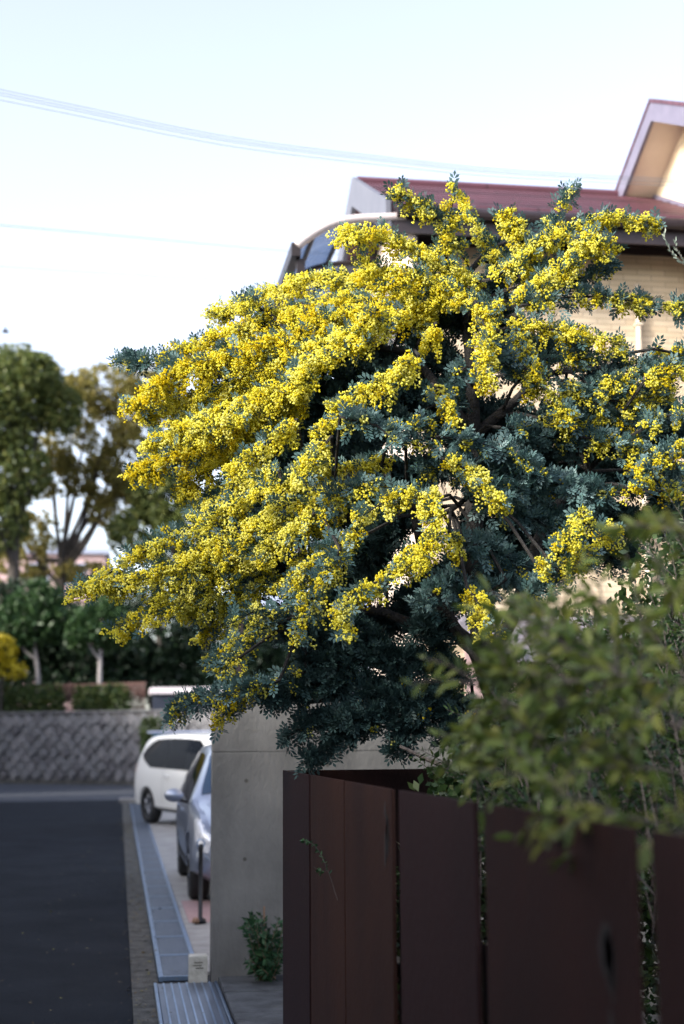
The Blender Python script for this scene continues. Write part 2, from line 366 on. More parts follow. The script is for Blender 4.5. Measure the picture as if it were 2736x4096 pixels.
# ================================================================== STEEL FENCE
FX = .840
fen = empty('steel_fence', (FX, 7.4, 0), 'dark rusty weathering steel panel fence with narrow gaps', 'fence')
def fpanel(y0, y1, top0, top1, m, lean=0.0, x=FX):
    b = MB(); t = .012
    b.prism([(x-FX, y0-7.4, 0), (x-FX, y1-7.4, 0), (x-FX+lean, y1-7.4, top1), (x-FX+lean, y0-7.4, top0)], (t, 0, 0))
    return b.build('panel', m, fen)
ed = [((7.400, 6.378), (1.509, 1.513)), ((6.349, 5.400), (1.514, 1.518)), ((5.350, 4.420), (1.519, 1.523)), ((4.316, 3.387), (1.524, 1.531)), ((3.270, 2.305), (1.533, 1.540)), ((2.222, 1.25), (1.541, 1.55)), ((1.15, .2), (1.55, 1.56))]
fm = [rust2, rust3, rust3, rust2, rust, rust, rust2]
for k, ((a, b), (ta, tb)) in enumerate(ed):
    p = fpanel(a, b, ta, tb, fm[k], x=FX+(.004 if k % 2 else 0))
    for (pk_, cx_, cz_) in ((2, 4.50, 1.40), (4, 2.43, 1.27)):
        if k == pk_:
            for j in range(5):
                s = MB(); w = random.uniform(.012, .03); h = random.uniform(.03, .09); yy = cx_-7.4+random.uniform(-.03, .03); zz = cz_+random.uniform(-.09, .06)
                n = 9; s.add([(-.0014 if not k % 2 else .0026, yy+w*math.cos(t)*random.uniform(.6, 1), zz+h*math.sin(t)*random.uniform(.6, 1)) for t in np.linspace(0, 2*math.pi, n, endpoint=False)], [tuple(range(n))]); s.build('rust_stain', stainm, p)
# return panels at the far corner
r1 = onY(1810, 3075, 7.4)
for a, b in ((.012, r1[0]-FX),):
    MB().box((a, -.006, 0), (b, .006, 1.507)).build('return_panel', rust, fen)
for a in ed[:6]:
    MB().box((.03, a[0][1]-7.4-.12, 0), (.07, a[0][1]-7.4+.05, 1.2)).build('post', darkmetal, fen)
MB().box((.03, -6.9, .95), (.055, -.05, .99)).build('rail', darkmetal, fen)

# ================================================================== CARS
class Car:
    def __init__(s, st):                                  # st: rows (y, zb, zbelt, ztop, w_low, w_belt, w_top)
        s.st = np.array(st, float); yy = s.st[:, 0]; s.y0, s.y1 = yy[0], yy[-1]
        s.P = s.st
    def row(s, y):
        c = s.st; yy = c[:, 0]
        i = int(np.clip(np.searchsorted(yy, y)-1, 0, len(yy)-2)); t = (y-yy[i])/(yy[i+1]-yy[i]); t = min(max(t, 0), 1)
        def tang(j):
            if j == 0 or j == len(yy)-1: return np.zeros(7)
            a = (c[j]-c[j-1])/(yy[j]-yy[j-1]); b = (c[j+1]-c[j])/(yy[j+1]-yy[j])
            return np.where(a*b > 0, 2*a*b/(a+b+1e-12), 0)
        h = yy[i+1]-yy[i]; m0, m1 = tang(i)*h, tang(i+1)*h
        return (2*t**3-3*t*t+1)*c[i]+(t**3-2*t*t+t)*m0+(-2*t**3+3*t*t)*c[i+1]+(t**3-t*t)*m1
    def ring(s, y):
        _, zb, zl, zt, wl, wb, wt = s.row(y); zm = zb+(zl-zb)*.55
        return np.array([(0, zb), (wl*.8, zb), (wl, zb+.10), (wl*1.02, zm), (wb, zl-.06), (wb*.985, zl), (wb*.55+wt*.45, zl*.55+zt*.45), (wt*1.0, zt-.075), (wt*.94, zt-.025), (wt*.75, zt), (0, zt+.022)])
    def pt(s, y, v):
        r = s.ring(y); i = int(min(max(v, 0), 9.999)); t = v-i; w = r[i]*(1-t)+r[i+1]*t
        return np.array((w[0], y, w[1]))
    def nrm(s, y, v):
        e = .02; a = s.pt(y+e, v)-s.pt(y-e, v); b = s.pt(y, min(v+e, 10))-s.pt(y, max(v-e, 0)); n = np.cross(a, b); n = n/(np.linalg.norm(n)+1e-9)
        return n if n[0] >= -1e-6 or v > 8 else -n
    def body(s, name, m, parent, ny=70, arches=(), ar=.36):
        b = MB(); ys = np.linspace(s.y0, s.y1, ny); v, f = [], []
        for y in ys:
            r = s.ring(y); full = [(w, y, z) for w, z in r]+[(-w, y, z) for w, z in r[-2:0:-1]]
            v += full
        k = 20
        for i in range(ny-1):
            for j in range(k): f.append((i*k+j, i*k+(j+1) % k, (i+1)*k+(j+1) % k, (i+1)*k+j))
        f.append(tuple(range(k))[::-1]); f.append(tuple((ny-1)*k+j for j in range(k)))
        b.add(v, f); o = b.build(name, m, parent, True)
        import bmesh
        bm = bmesh.new(); bm.from_mesh(o.data); bmesh.ops.recalc_face_normals(bm, faces=bm.faces); bm.to_mesh(o.data); bm.free()
        cut = MB()
        for ay in arches: cut.lathe([(0.001, -1.2), (ar, -1.2), (ar, -.5), (ar, .5), (ar, 1.2), (.001, 1.2)], 28, 'X', (0, ay, .33))
        c = cut.build('cutter', black, parent); bpy.context.view_layer.update(); bm = bmesh.new(); bm.from_mesh(c.data); bmesh.ops.remove_doubles(bm, verts=bm.verts, dist=.003); bmesh.ops.recalc_face_normals(bm, faces=bm.faces); bm.to_mesh(c.data); bm.free()
        md = o.modifiers.new('b', 'BOOLEAN'); md.operation = 'DIFFERENCE'; md.object = c; md.solver = 'EXACT'
        dg = bpy.context.evaluated_depsgraph_get(); dg.update(); me = bpy.data.meshes.new_from_object(o.evaluated_get(dg)); o.modifiers.clear(); o.data = me
        bpy.data.objects.remove(c)
        me.materials.clear(); me.materials.append(m)
        try: me.set_sharp_from_angle(angle=math.radians(38))
        except Exception: pass
        return o
    def patch(s, name, m, parent, side, y0, y1, lo, hi, off=.006, ny=16, nv=6):
        """strip on the skin between v=lo(t) and v=hi(t)"""
        v, f = [], []
        for i in range(ny+1):
            t = i/ny; y = y0+(y1-y0)*t; a, b = lo(t), hi(t)
            for j in range(nv+1):
                q = s.pt(y, a+(b-a)*j/nv)+s.nrm(y, a+(b-a)*j/nv)*off; v.append((q[0]*side, q[1], q[2]))
        for i in range(ny):
            for j in range(nv): k = i*(nv+1)+j; f.append((k, k+1, k+nv+2, k+nv+1))
        return MB().add(v, f).build(name, m, parent, True)
    def top_patch(s, name, m, parent, y0, y1, wf=.88, off=.007, ny=12, nx=10):
        v, f = [], []
        for i in range(ny+1):
            y = y0+(y1-y0)*i/ny
            for j in range(nx+1):
                x = (-1+2*j/nx); vv = 10-abs(x)*2.6*wf; q = s.pt(y, vv); e = .02
                a = s.pt(y+e, 10)-s.pt(y-e, 10); n = np.array((0, -a[2], a[1])); n = n/np.linalg.norm(n); n = n if n[2] > 0 else -n
                q = q*np.array((1 if x >= 0 else -1, 1, 1))+n*off; v.append(q)
        for i in range(ny):
            for j in range(nx): k = i*(nx+1)+j; f.append((k, k+1, k+nx+2, k+nx+1))
        return MB().add(v, f).build(name, m, parent, True)
def wheels(root, xs, ys, r=.325, w=.2):
    for y in ys:
        for s in (-1, 1):
            t = MB().lathe([(r*.62, -w/2), (r*.9, -w/2), (r, -w/2+.03), (r, w/2-.03), (r*.9, w/2), (r*.62, w/2), (r*.62, -w/2)], 28, 'X').build('wheel', rubber, root, True)
            t.location = (s*xs, y, r)
            q = MB().lathe([(.001, s*w*.30), (.05, s*w*.34), (.06, s*w*.26), (r*.5, s*w*.30), (r*.63, s*w*.42), (r*.63, -s*w*.3)], 24, 'X')
            for k in range(5):
                a = 2*math.pi*k/5; q.tube([(s*w*.34, .04*math.cos(a), .04*math.sin(a)), (s*w*.40, r*.6*math.cos(a), r*.6*math.sin(a))], .022, 6)
            q.build('rim', rim_m, t, True)
def mirror(root, x, y, z, m, s):
    o = MB().lathe([(.002, -.05), (.06, -.045), (.085, -.01), (.08, .03), (.002, .035)], 14, 'Y').build('side_mirror', m, root, True)
    o.location = (s*(x+.13), y, z); o.scale = (1.25, 1, .85)
    MB().tube([(0, 0, -.03), (-s*.12, -.02, -.09)], .02, 6).build('mirror_arm', trim, o)
# --- silver hatchback
sc_ = Car([(-2.10, .38, .72, .80, .60, .62, .52), (-2.04, .30, .90, 1.02, .74, .76, .62), (-1.92, .26, .95, 1.30, .82, .83, .60), (-1.70, .24, .96, 1.47, .845, .845, .585), (-1.1, .22, .95, 1.555, .85, .85, .60), (-.2, .21, .93, 1.575, .85, .85, .61), (.35, .21, .92, 1.53, .85, .85, .60), (.62, .21, .92, 1.42, .85, .85, .63), (1.10, .21, .93, 1.07, .85, .84, .74), (1.22, .21, .91, 1.02, .85, .83, .74), (1.60, .22, .84, .96, .845, .81, .70), (1.88, .24, .76, .89, .835, .80, .68), (2.04, .27, .68, .80, .79, .76, .64), (2.11, .34, .60, .70, .68, .66, .56)])
car = empty('parked_car', (1.585, 16.42, .01), 'silver hatchback parked nose towards the street behind the concrete wall', 'car', rz=math.pi)
sc_.body('body', silver_paint, car, arches=(-1.28, 1.27))
wheels(car, .745, (-1.28, 1.27))
sc_.top_patch('windscreen', glass_blue, car, .52, 1.10)
sc_.top_patch('rear_window', glass_dark, car, -1.98, -1.74)
for s in (-1, 1):
    sc_.patch('side_window', glass_dark, car, s, -.18, .72, lambda t: 5.15, lambda t: 6.9-1.2*max(0, t-.45)**1.3*1.6)
    sc_.patch('side_window', glass_dark, car, s, -1.05, -.26, lambda t: 5.15, lambda t: 6.9)
    sc_.patch('side_window', glass_dark, car, s, -1.62, -1.13, lambda t: 5.9-.7*t, lambda t: 6.85)
    h = sc_.patch('headlight', lamp_clear, car, s, 1.66, 2.09, lambda t: 4.2-.7*t, lambda t: 5.3+1.6*t, off=.010)
    sc_.patch('tail_light', lamp_red, car, s, -2.03, -1.86, lambda t: 4.3, lambda t: 6.2, off=.008)
    dh = MB().box((-.012, -.09, -.015), (.02, .09, .015), .006).build('door_handle', silver_paint, car); dh.location = (s*.858, -.12, .84)
    dh = MB().box((-.012, -.09, -.015), (.02, .09, .015), .006).build('door_handle', silver_paint, car); dh.location = (s*.858, -1.0, .85)
    mirror(car, .85, .72, 1.03, silver_paint, s)
    sc_.patch('sill_trim', trim, car, s, -.92, .92, lambda t: 1.2, lambda t: 2.3, off=.006)
MB().box((-.45, 2.05, .30), (.45, 2.115, .44), .02).build('lower_grille', trim, car)
MB().box((-.30, 2.02, .53), (.30, 2.10, .60), .015).build('upper_grille', trim, car)
MB().box((-.165, 2.11, .42), (.165, 2.125, .51), .004).build('number_plate', white_paint, car)
# --- white minivan
vn_ = Car([(-2.15, .42, .80, .90, .60, .62, .55), (-2.11, .34, .98, 1.18, .74, .75, .66), (-2.02, .28, 1.02, 1.42, .82, .82, .66), (-1.84, .26, 1.02, 1.585, .845, .84, .65), (-1.4, .24, 1.01, 1.66, .85, .85, .665), (-.4, .23, .99, 1.685, .85, .85, .675), (.6, .22, .97, 1.66, .85, .85, .67), (1.0, .22, .96, 1.58, .85, .85, .68), (1.5, .22, .97, 1.16, .85, .84, .75), (1.62, .22, .95, 1.07, .85, .83, .74), (1.9, .24, .84, .97, .83, .80, .68), (2.12, .28, .70, .82, .74, .70, .58), (2.2, .36, .56, .68, .58, .56, .46)])
HX, HY = .37, -.929
rr = onZ(600, 3296)                                     # rear tyre contact
cx0 = rr[0]+HX*1.35+(-HY)*.78; cy0 = rr[1]+HY*1.35+HX*.78
van = empty('parked_van', (cx0, cy0, .01), 'white minivan parked beyond the silver hatchback', 'van', rz=math.atan2(-HX, HY))
vn_.body('body', white_paint, van, arches=(-1.35, 1.38), ar=.37)
wheels(van, .75, (-1.35, 1.38), .345)
vn_.top_patch('windscreen', glass_blue, van, .92, 1.48); vn_.top_patch('rear_window', glass_dark, van, -2.06, -1.88)
for s in (-1, 1):
    vn_.patch('side_window', glass_dark, van, s, -1.78, -.606, lambda t: 6.0-.85*min(1, t*2.2)**.6, lambda t: 6.1+.85*min(1, t*2.2)**.5)
    vn_.patch('side_window', glass_dark, van, s, -.60, .365, lambda t: 5.15, lambda t: 6.95)
    vn_.patch('side_window', glass_dark, van, s, .371, 1.22, lambda t: 5.15, lambda t: 6.95-1.3*max(0, t-.4)**1.2)
    vn_.patch('tail_light', lamp_red, van, s, -2.09, -1.97, lambda t: 4.0, lambda t: 5.6, off=.01)
    vn_.patch('headlight', lamp_clear, van, s, 1.78, 2.12, lambda t: 4.0, lambda t: 5.9+t, off=.008)
    for yy in (-.42, .5):
        dh = MB().box((-.012, -.09, -.018), (.022, .09, .018), .006).build('door_handle', white_paint, van); dh.location = (s*.862, yy, .90)
    mirror(van, .85, 1.2, 1.08, white_paint, s)
    vn_.patch('door_seam', trim, van, s, -.612, -.604, lambda t: 2.2, lambda t: 5.1, off=.004, ny=1)
    vn_.patch('door_seam', trim, van, s, .346, .354, lambda t: 2.2, lambda t: 5.1, off=.004, ny=1)
MB().box((-.5, 2.12, .32), (.5, 2.205, .48), .02).build('lower_grille', trim, van)
# --- chain post
cp = empty('chain_post', (.755, 13.22, .014), 'slim dark chain post with a ring top on the pink paving', 'post')
MB().lathe([(.001, .70), (.02, .69), (.026, .66), (.02, .63), (.02, .05), (.05, .035), (.055, 0), (.001, 0)], 16).build('pole', darkmetal, cp, True)
m = MB(); m.tube([(.035*math.cos(a), 0, .70+.035*math.sin(a)) for a in np.linspace(0, 2*math.pi, 16)], .007, 6); m.build('ring', galv_bright, cp)
MB().lathe([(.001, .01), (.03, .012), (.034, .03), (.022, .055), (.001, .06)], 12, c=(-.045, -.06, 0)).build('foot_cap', stake_m, cp, True)
ch = empty('chain', (.755, 13.22, .6), 'thin steel chain slung from the dark post past the silver car', 'chain')
m = MB(); p0, p1 = np.array((.02, .02, .02)), np.array((1.6, .9, .02))
for k in range(60):
    t = k/59; p = p0+(p1-p0)*t; p[2] -= .45*4*t*(1-t)*.9; q = p0+(p1-p0)*min(1, t+.02); q[2] -= .45*4*min(1, t+.02)*(1-min(1, t+.02))*.9
    m.tube([p, q], .008 if k % 2 else .005, 5)
t = m.build('chain_links', galv_bright, ch); t['kind'] = 'stuff'
cp2 = empty('chain_post', (2.36, 14.14, .014), 'slim dark chain post at the far end of the chain by the hatchback', 'post')
MB().lathe([(.001, .70), (.02, .69), (.026, .66), (.02, .63), (.02, .05), (.05, .035), (.055, 0), (.001, 0)], 16).build('pole', darkmetal, cp2, True)

# ================================================================== HOUSE
ev = onY(1562, 812, 13.0); Xm, Ye, Ze = ev; rd = onX(1425, 730, Xm); Yr, Zr = rd[1], rd[2]
Yb = 2*Yr-Ye                                              # back eave
hs = empty('house', (Xm, Ye+.55, 0), 'beige tiled two storey house with maroon roof behind the flowering tree', 'house')
HO = np.array((Xm, Ye+.55, 0.))
def hb(name, poly, off, m, parent=None): return MB().prism([np.array(p)-HO for p in poly], off).build(name, m, parent or hs)
XR = 11.0; sl_ = (Zr-Ze)/(Yr-Ye); wl = Xm+.38; yf = Ye+.55; ybk = Yb-.55
hb('wall', [(wl, yf, 0), (XR, yf, 0), (XR, yf, Ze+.20), (wl, yf, Ze+.20)], (0, .2, 0), tilewall)
zl = Ze+sl_*.55-.16
hb('gable_wall', [(wl-.01, yf+.002, 0), (wl-.01, ybk, 0), (wl-.01, ybk, zl), (wl-.01, Yr, Zr-.2), (wl-.01, yf+.002, zl)], (.2, 0, 0), soffit)
hb('back_wall', [(wl, ybk, 0), (XR, ybk, 0), (XR, ybk, zl), (wl, ybk, zl)], (0, -.2, 0), soffit)
hb('end_wall', [(XR, yf, 0), (XR, ybk, 0), (XR, ybk, zl), (XR, Yr, Zr-.2), (XR, yf, zl)], (-.2, 0, 0), soffit)
rf = hb('roof', [(Xm+.02, Ye, Ze), (Xm+.02, Yr, Zr), (Xm+.02, Yb, Ze), (Xm+.02, Yb, Ze-.12), (Xm+.02, Yr, Zr-.12), (Xm+.02, Ye, Ze-.12)], (XR-Xm, 0, 0), roof_m)
k = 0
yy = Ye+.02
while yy < Yr-.05:                                        # standing courses on the near slope
    z = Ze+(yy-Ye)*sl_
    hb('roof_course', [(Xm+.03, yy, z+.002), (Xm+.03, yy, z+.022), (Xm+.03, yy+.21, z+.21*sl_+.006), (Xm+.03, yy+.21, z+.21*sl_-.004)], (XR-Xm-.03, 0, 0), roof_m, rf); yy += .22
MB().tube([np.array((Xm+.01, Yr, Zr+.02))-HO, np.array((XR, Yr, Zr+.02))-HO], .05, 10).build('ridge_cap', roof_m, rf)
hb('eave_soffit', [(Xm+.05, Ye+.01, Ze-.14), (XR, Ye+.01, Ze-.14), (XR, yf-.002, Ze-.10), (Xm+.05, yf-.002, Ze-.10)], (0, 0, -.03), fascia_dark)
hb('fascia_board', [(Xm+.03, Ye-.012, Ze-.30), (XR, Ye-.012, Ze-.30), (XR, Ye-.012, Ze-.02), (Xm+.03, Ye-.012, Ze-.02)], (0, .02, 0), fascia_dark)
MB().tube([np.array((Xm+.05, Ye-.07, Ze-.10))-HO, np.array((XR, Ye-.07, Ze-.10))-HO], .06, 10).build('gutter', fascia_dark, hs)
hb('frieze_board', [(wl, yf-.02, Ze-.22), (XR, yf-.02, Ze-.22), (XR, yf-.02, Ze-.14), (wl, yf-.02, Ze-.14)], (0, .018, 0), fascia_dark)
bw = .34
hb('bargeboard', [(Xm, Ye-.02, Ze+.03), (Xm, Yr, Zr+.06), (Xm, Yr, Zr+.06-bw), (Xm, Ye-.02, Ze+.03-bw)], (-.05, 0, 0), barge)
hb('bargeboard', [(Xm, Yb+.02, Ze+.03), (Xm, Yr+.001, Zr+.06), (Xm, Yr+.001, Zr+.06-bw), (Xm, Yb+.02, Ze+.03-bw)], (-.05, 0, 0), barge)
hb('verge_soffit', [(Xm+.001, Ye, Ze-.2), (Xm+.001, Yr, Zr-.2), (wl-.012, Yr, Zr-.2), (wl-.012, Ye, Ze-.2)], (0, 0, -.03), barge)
dp = onY(2540, 1000, yf-.04)
MB().tube([(dp[0]-HO[0], -.05, Ze-.55), (dp[0]-HO[0], -.05, .1)], .03, 10).build('downpipe', pipe_white, hs, True)
for z in (5.8, 4.2, 2.6): MB().box((dp[0]-HO[0]-.036, -.085, z), (dp[0]-HO[0]+.036, -.002, z+.025)).build('pipe_clip', pipe_white, hs)
# upper gable block standing out of the main roof
Xg = 5.63; a = onX(2615, 425, Xg); bfar = onX(2478, 788, Xg); s2 = .50
Yg, Zg = a[1], a[2]; y2b, y2f = bfar[1]+.25, Yg-1.75
z2b, z2f = Zg-(y2b-Yg)*s2, Zg-(Yg-y2f)*s2
hb('upper_roof', [(Xg+.02, y2f, z2f), (Xg+.02, Yg, Zg), (Xg+.02, y2b, z2b), (Xg+.02, y2b, z2b-.10), (Xg+.02, Yg, Zg-.10), (Xg+.02, y2f, z2f-.10)], (6, 0, 0), roof_m)
for y_, z_ in ((y2f, z2f), (y2b, z2b)):
    hb('upper_bargeboard', [(Xg, y_, z_+.03), (Xg, Yg+(.001 if y_ > Yg else 0), Zg+.04), (Xg, Yg+(.001 if y_ > Yg else 0), Zg-.17), (Xg, y_, z_-.19)], (-.04, 0, 0), lilac_trim)
    hb('upper_verge_soffit', [(Xg+.001, y_, z_-.13), (Xg+.001, Yg, Zg-.13), (Xg+.38, Yg, Zg-.13), (Xg+.38, y_, z_-.13)], (0, 0, -.03), soffit)
xw = Xg+.36
for y_, z_ in ((y2f, z2f), (y2b, z2b)):
    hb('upper_verge_cap', [(Xg-.05, y_, z_+.032), (Xg-.05, Yg+(.001 if y_ > Yg else 0), Zg+.042), (Xg-.05, Yg+(.001 if y_ > Yg else 0), Zg+.085), (Xg-.05, y_, z_+.075)], (.09, 0, 0), roof_m)
hb('upper_gable_wall', [(xw, y2f+.35, Ze+.1), (xw, y2b-.15, Ze+.1), (xw, y2b-.15, z2b-.05), (xw, Yg, Zg-.12), (xw, y2f+.35, z2f+.05)], (.2, 0, 0), tilewall_side)
hb('flashing', [(xw-.03, Ye+.2, Ze+.2*sl_+.01), (xw-.03, Yr, Zr+.01), (xw-.03, Yr, Zr+.06), (xw-.03, Ye+.2, Ze+.2*sl_+.06)], (.028, 0, 0), lilac_trim)
hb('upper_front_wall', [(xw, y2f+.35, 3.0), (XR, y2f+.35, 3.0), (XR, y2f+.35, z2f+.05), (xw, y2f+.35, z2f+.05)], (0, .2, 0), tilewall)
# lean-to porch roof with lavender grey tiles
pz = onY(1750, 2560, yf-.9)[2]
hb('porch_roof', [(wl+.3, yf-1.0, pz-.1), (wl+.3, yf-.03, pz+.30), (wl+.3, yf-.03, pz+.20), (wl+.3, yf-1.0, pz-.2)], (3.6, 0, 0), lav_roof)
hb('porch_wall', [(wl+.4, yf-.03, .03), (wl+3.8, yf-.03, .03), (wl+3.8, yf-.03, pz+.12), (wl+.4, yf-.03, pz+.12)], (0, .027, 0), pinkwall)
for x_ in (wl+.5, wl+2.1, wl+3.7): MB().box((x_-HO[0]-.05, -.95, .03), (x_-HO[0]+.05, -.85, pz-.2)).build('porch_post', canopy_frame, hs)
# curved terrace canopy on the road side
c0 = onY(1190, 982, 13.0); c1 = onY(1622, 868, 13.0)
cn = empty('terrace_canopy', (c0[0], 13.0, 0), 'curved smoked polycarbonate terrace canopy with bronze frame beside the house', 'canopy')
prof_px = [(1188, 985), (1215, 962), (1268, 926), (1335, 893), (1420, 876), (1520, 871), (1622, 866)]
prof = [onY(x, y, 13.0)-(c0[0], 13.0, 0) for x, y in prof_px]; prof = catmull(prof, 5)
prof[:, 1] = 0
LEN = 7.0
def arch(y, r, m, name, x_max=99):
    q = [p+(0, y, 0) for p in prof if p[0] < x_max]; b = MB()
    b.tube(q, r, 8); return b.build(name, m, cn, True)
arch(0, .045, canopy_edge, 'front_arch')
lim = wl-.1-c0[0]
for k in range(1, 6): arch(k*1.35, .03, canopy_frame, 'arch_rib', lim)
b = MB(); b.box((-.06, -.02, prof[0][2]-.10), (.03, LEN, prof[0][2]+.03)); b.build('eave_beam', canopy_frame, cn)
for j in (9, 18):
    p = prof[j]; b = MB(); b.tube([p+(0, .02, -.01), p+(0, LEN, -.01)], .026, 6); b.build('purlin', canopy_frame, cn)
idx = [0, 9, 18, len(prof)-1]
for k in range(5):
    for j in range(3):
        v, f = [], []; seg = [p for p in prof[idx[j]:idx[j+1]+1] if k == 0 or p[0] < lim]
        y0, y1 = k*1.35+.02, (k+1)*1.35-.02
        if len(seg) < 2: continue
        if k == 0: y1 = 1.33 if j < 2 else .5
        for p in seg: v += [p+(0, y0, .02), p+(0, y1, .02), p+(0, y1, .026), p+(0, y0, .026)]
        for q in range(len(seg)-1):
            for w in range(4): f.append((q*4+w, q*4+(w+1) % 4, q*4+4+(w+1) % 4, q*4+4+w))
        MB().add(v, f).build('pane', poly, cn, True)
for y_ in (.05, LEN-.1): MB().box((.0, y_, .01), (.08, y_+.08, prof[0][2]-.1)).build('post', canopy_frame, cn)

# ================================================================== ADDED HOUSES ACROSS THE ROAD (out of frame, put in to shade the street)
nw = [mat('shade_house_render_a', (.42, .40, .36), (.50, .48, .44), 2, .85), mat('shade_house_render_b', (.30, .27, .24), (.36, .33, .30), 2, .85)]
def shade_house(x0, x1, y0, y1, h, ridge, lab, k):
    o = empty('added_shade_house', (x0, y0, 0), lab, 'house', 'added out of frame houses that shade the street'); w, d = x1-x0, y1-y0
    box('wall', (0, 0, -.02), (w, d, h), nw[k % 2], o)
    MB().prism([(-.5, -.4, h+.003), (w+.5, -.4, h+.003), (w/2, -.4, h+ridge)], (0, d+.8, 0)).build('roof', roof_m if k % 2 else fascia_dark, o)
    for yy in (d*.2, d*.6):
        for zz in (1.0, 3.7):
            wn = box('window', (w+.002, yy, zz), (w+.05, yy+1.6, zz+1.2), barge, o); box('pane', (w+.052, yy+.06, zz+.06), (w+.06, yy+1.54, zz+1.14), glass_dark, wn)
    box('door', (w+.002, d*.42, 0), (w+.05, d*.42+.9, 2.0), fascia_dark, o)
for k, (y0, y1, h, r, t) in enumerate(((-16, -7, 5.3, 1.7, 'added pale rendered shade house across the road behind the viewpoint'), (-6, 3.5, 5.7, 1.7, 'added brown rendered shade house across the road opposite the steel fence'), (4.5, 14, 5.4, 1.7, 'added pale rendered shade house across the road opposite the concrete wall'), (15, 25, 5.3, 1.6, 'added brown rendered shade house across the road opposite the silver hatchback'), (26.5, 36, 5.3, 1.7, 'added pale rendered shade house across the road opposite the white minivan'))):
    shade_house(-14, -5.9, y0, y1, h, r, t, k)
shade_house(-20, -9.0, 40, 51, 7.5, 2.2, 'added tall brown rendered shade house at the corner facing the stone wall', 1)  # unseen, added to keep the stone wall and terrace in shade

# ================================================================== FAR STONE WALL, TERRACE
A = np.array((-16.0, 62.0)); P1 = np.array((-4.4, 52.6)); B = np.array((4.2, 46.2)); dirv = (B-P1)/np.linalg.norm(B-P1); nrmv = np.array((dirv[1], -dirv[0]))
if nrmv[1] > 0: nrmv = -nrmv
A = P1-dirv*14; Bx = B+dirv*3; HW = 2.44
tw = empty('stone_wall', (A[0], A[1], 0), 'grey diagonal laid granite retaining wall at the end of the road', 'wall', rz=math.atan2(dirv[1], dirv[0]))
Lw = np.linalg.norm(Bx-A)
box('mortar_core', (0, .06, -.02), (Lw, .5, HW-.02), mortar_m, tw)
box('coping', (0, -.01, HW-.018), (Lw, .52, HW+.05), stone_a, tw, .01)
box('foot_course', (0, -.02, -.02), (Lw, .055, .10), mossy, tw, .01)
stone_meshes = []
for k in range(9):
    s = MB(); n = 4; r = []
    for q in range(4): an = q*math.pi/2; r.append((.245*math.cos(an)*random.uniform(.95, 1.04), .245*math.sin(an)*random.uniform(.95, 1.04)))
    v = [(x, .065, z) for x, z in r]+[(x*.92, .0, z*.92) for x, z in r]+[(x*.55+random.uniform(-.03, .03), -.02-random.random()*.035, z*.55) for x, z in r]
    f = [(0, 1, 5, 4), (1, 2, 6, 5), (2, 3, 7, 6), (3, 0, 4, 7), (4, 5, 9, 8), (5, 6, 10, 9), (6, 7, 11, 10), (7, 4, 8, 11), (8, 9, 10, 11)]
    stone_meshes.append(s.add(v, f).mesh('stone', (stone_a, stone_b, stone_c, stone_a)[k % 4]))
row = 0; z = .30; stones = []
while z < HW-.05:
    u = (14.0-3.5)+(.25 if row % 2 else 0)
    while u < Lw-.2: stones.append((u, z)); u += .5
    z += .25; row += 1
extra = MB()
stones.sort(key=lambda p: abs(p[0]-(14+4.6)))
for k, (u, z) in enumerate(stones[:298]):
    o = link(bpy.data.objects.new('stone', random.choice(stone_meshes)), tw); o.location = (u+random.uniform(-.035, .035), random.uniform(-.012, .012), min(z, HW-.26)+random.uniform(-.03, .03)); o.rotation_euler.y = random.uniform(-.22, .22); o.scale = (random.uniform(.85, 1.15), random.uniform(.6, 1.2), random.uniform(.85, 1.12))
if len(stones) > 298:
    for u, z in stones[298:]:
        me = random.choice(stone_meshes); extra.add([(v.co.x+u, v.co.y, v.co.z+z) for v in me.vertices], [tuple(p.vertices) for p in me.polygons])
    t = extra.build('stone_field', stone_a, tw); t['kind'] = 'stuff'
nb = -nrmv
ter = MB().prism([(A[0]+nb[0]*.4, A[1]+nb[1]*.4, -.02), (Bx[0]+nb[0]*.4, Bx[1]+nb[1]*.4, -.02), (Bx[0]+60, Bx[1]+60, -.02), (A[0]-20, A[1]+90, -.02)], (0, 0, HW-.03)).build('garden_terrace', earth); tag(ter, kind='structure')
def wallpt(u, back=0.6, z=HW): p = P1+dirv*u+nb*back; return np.array((p[0], p[1], z))

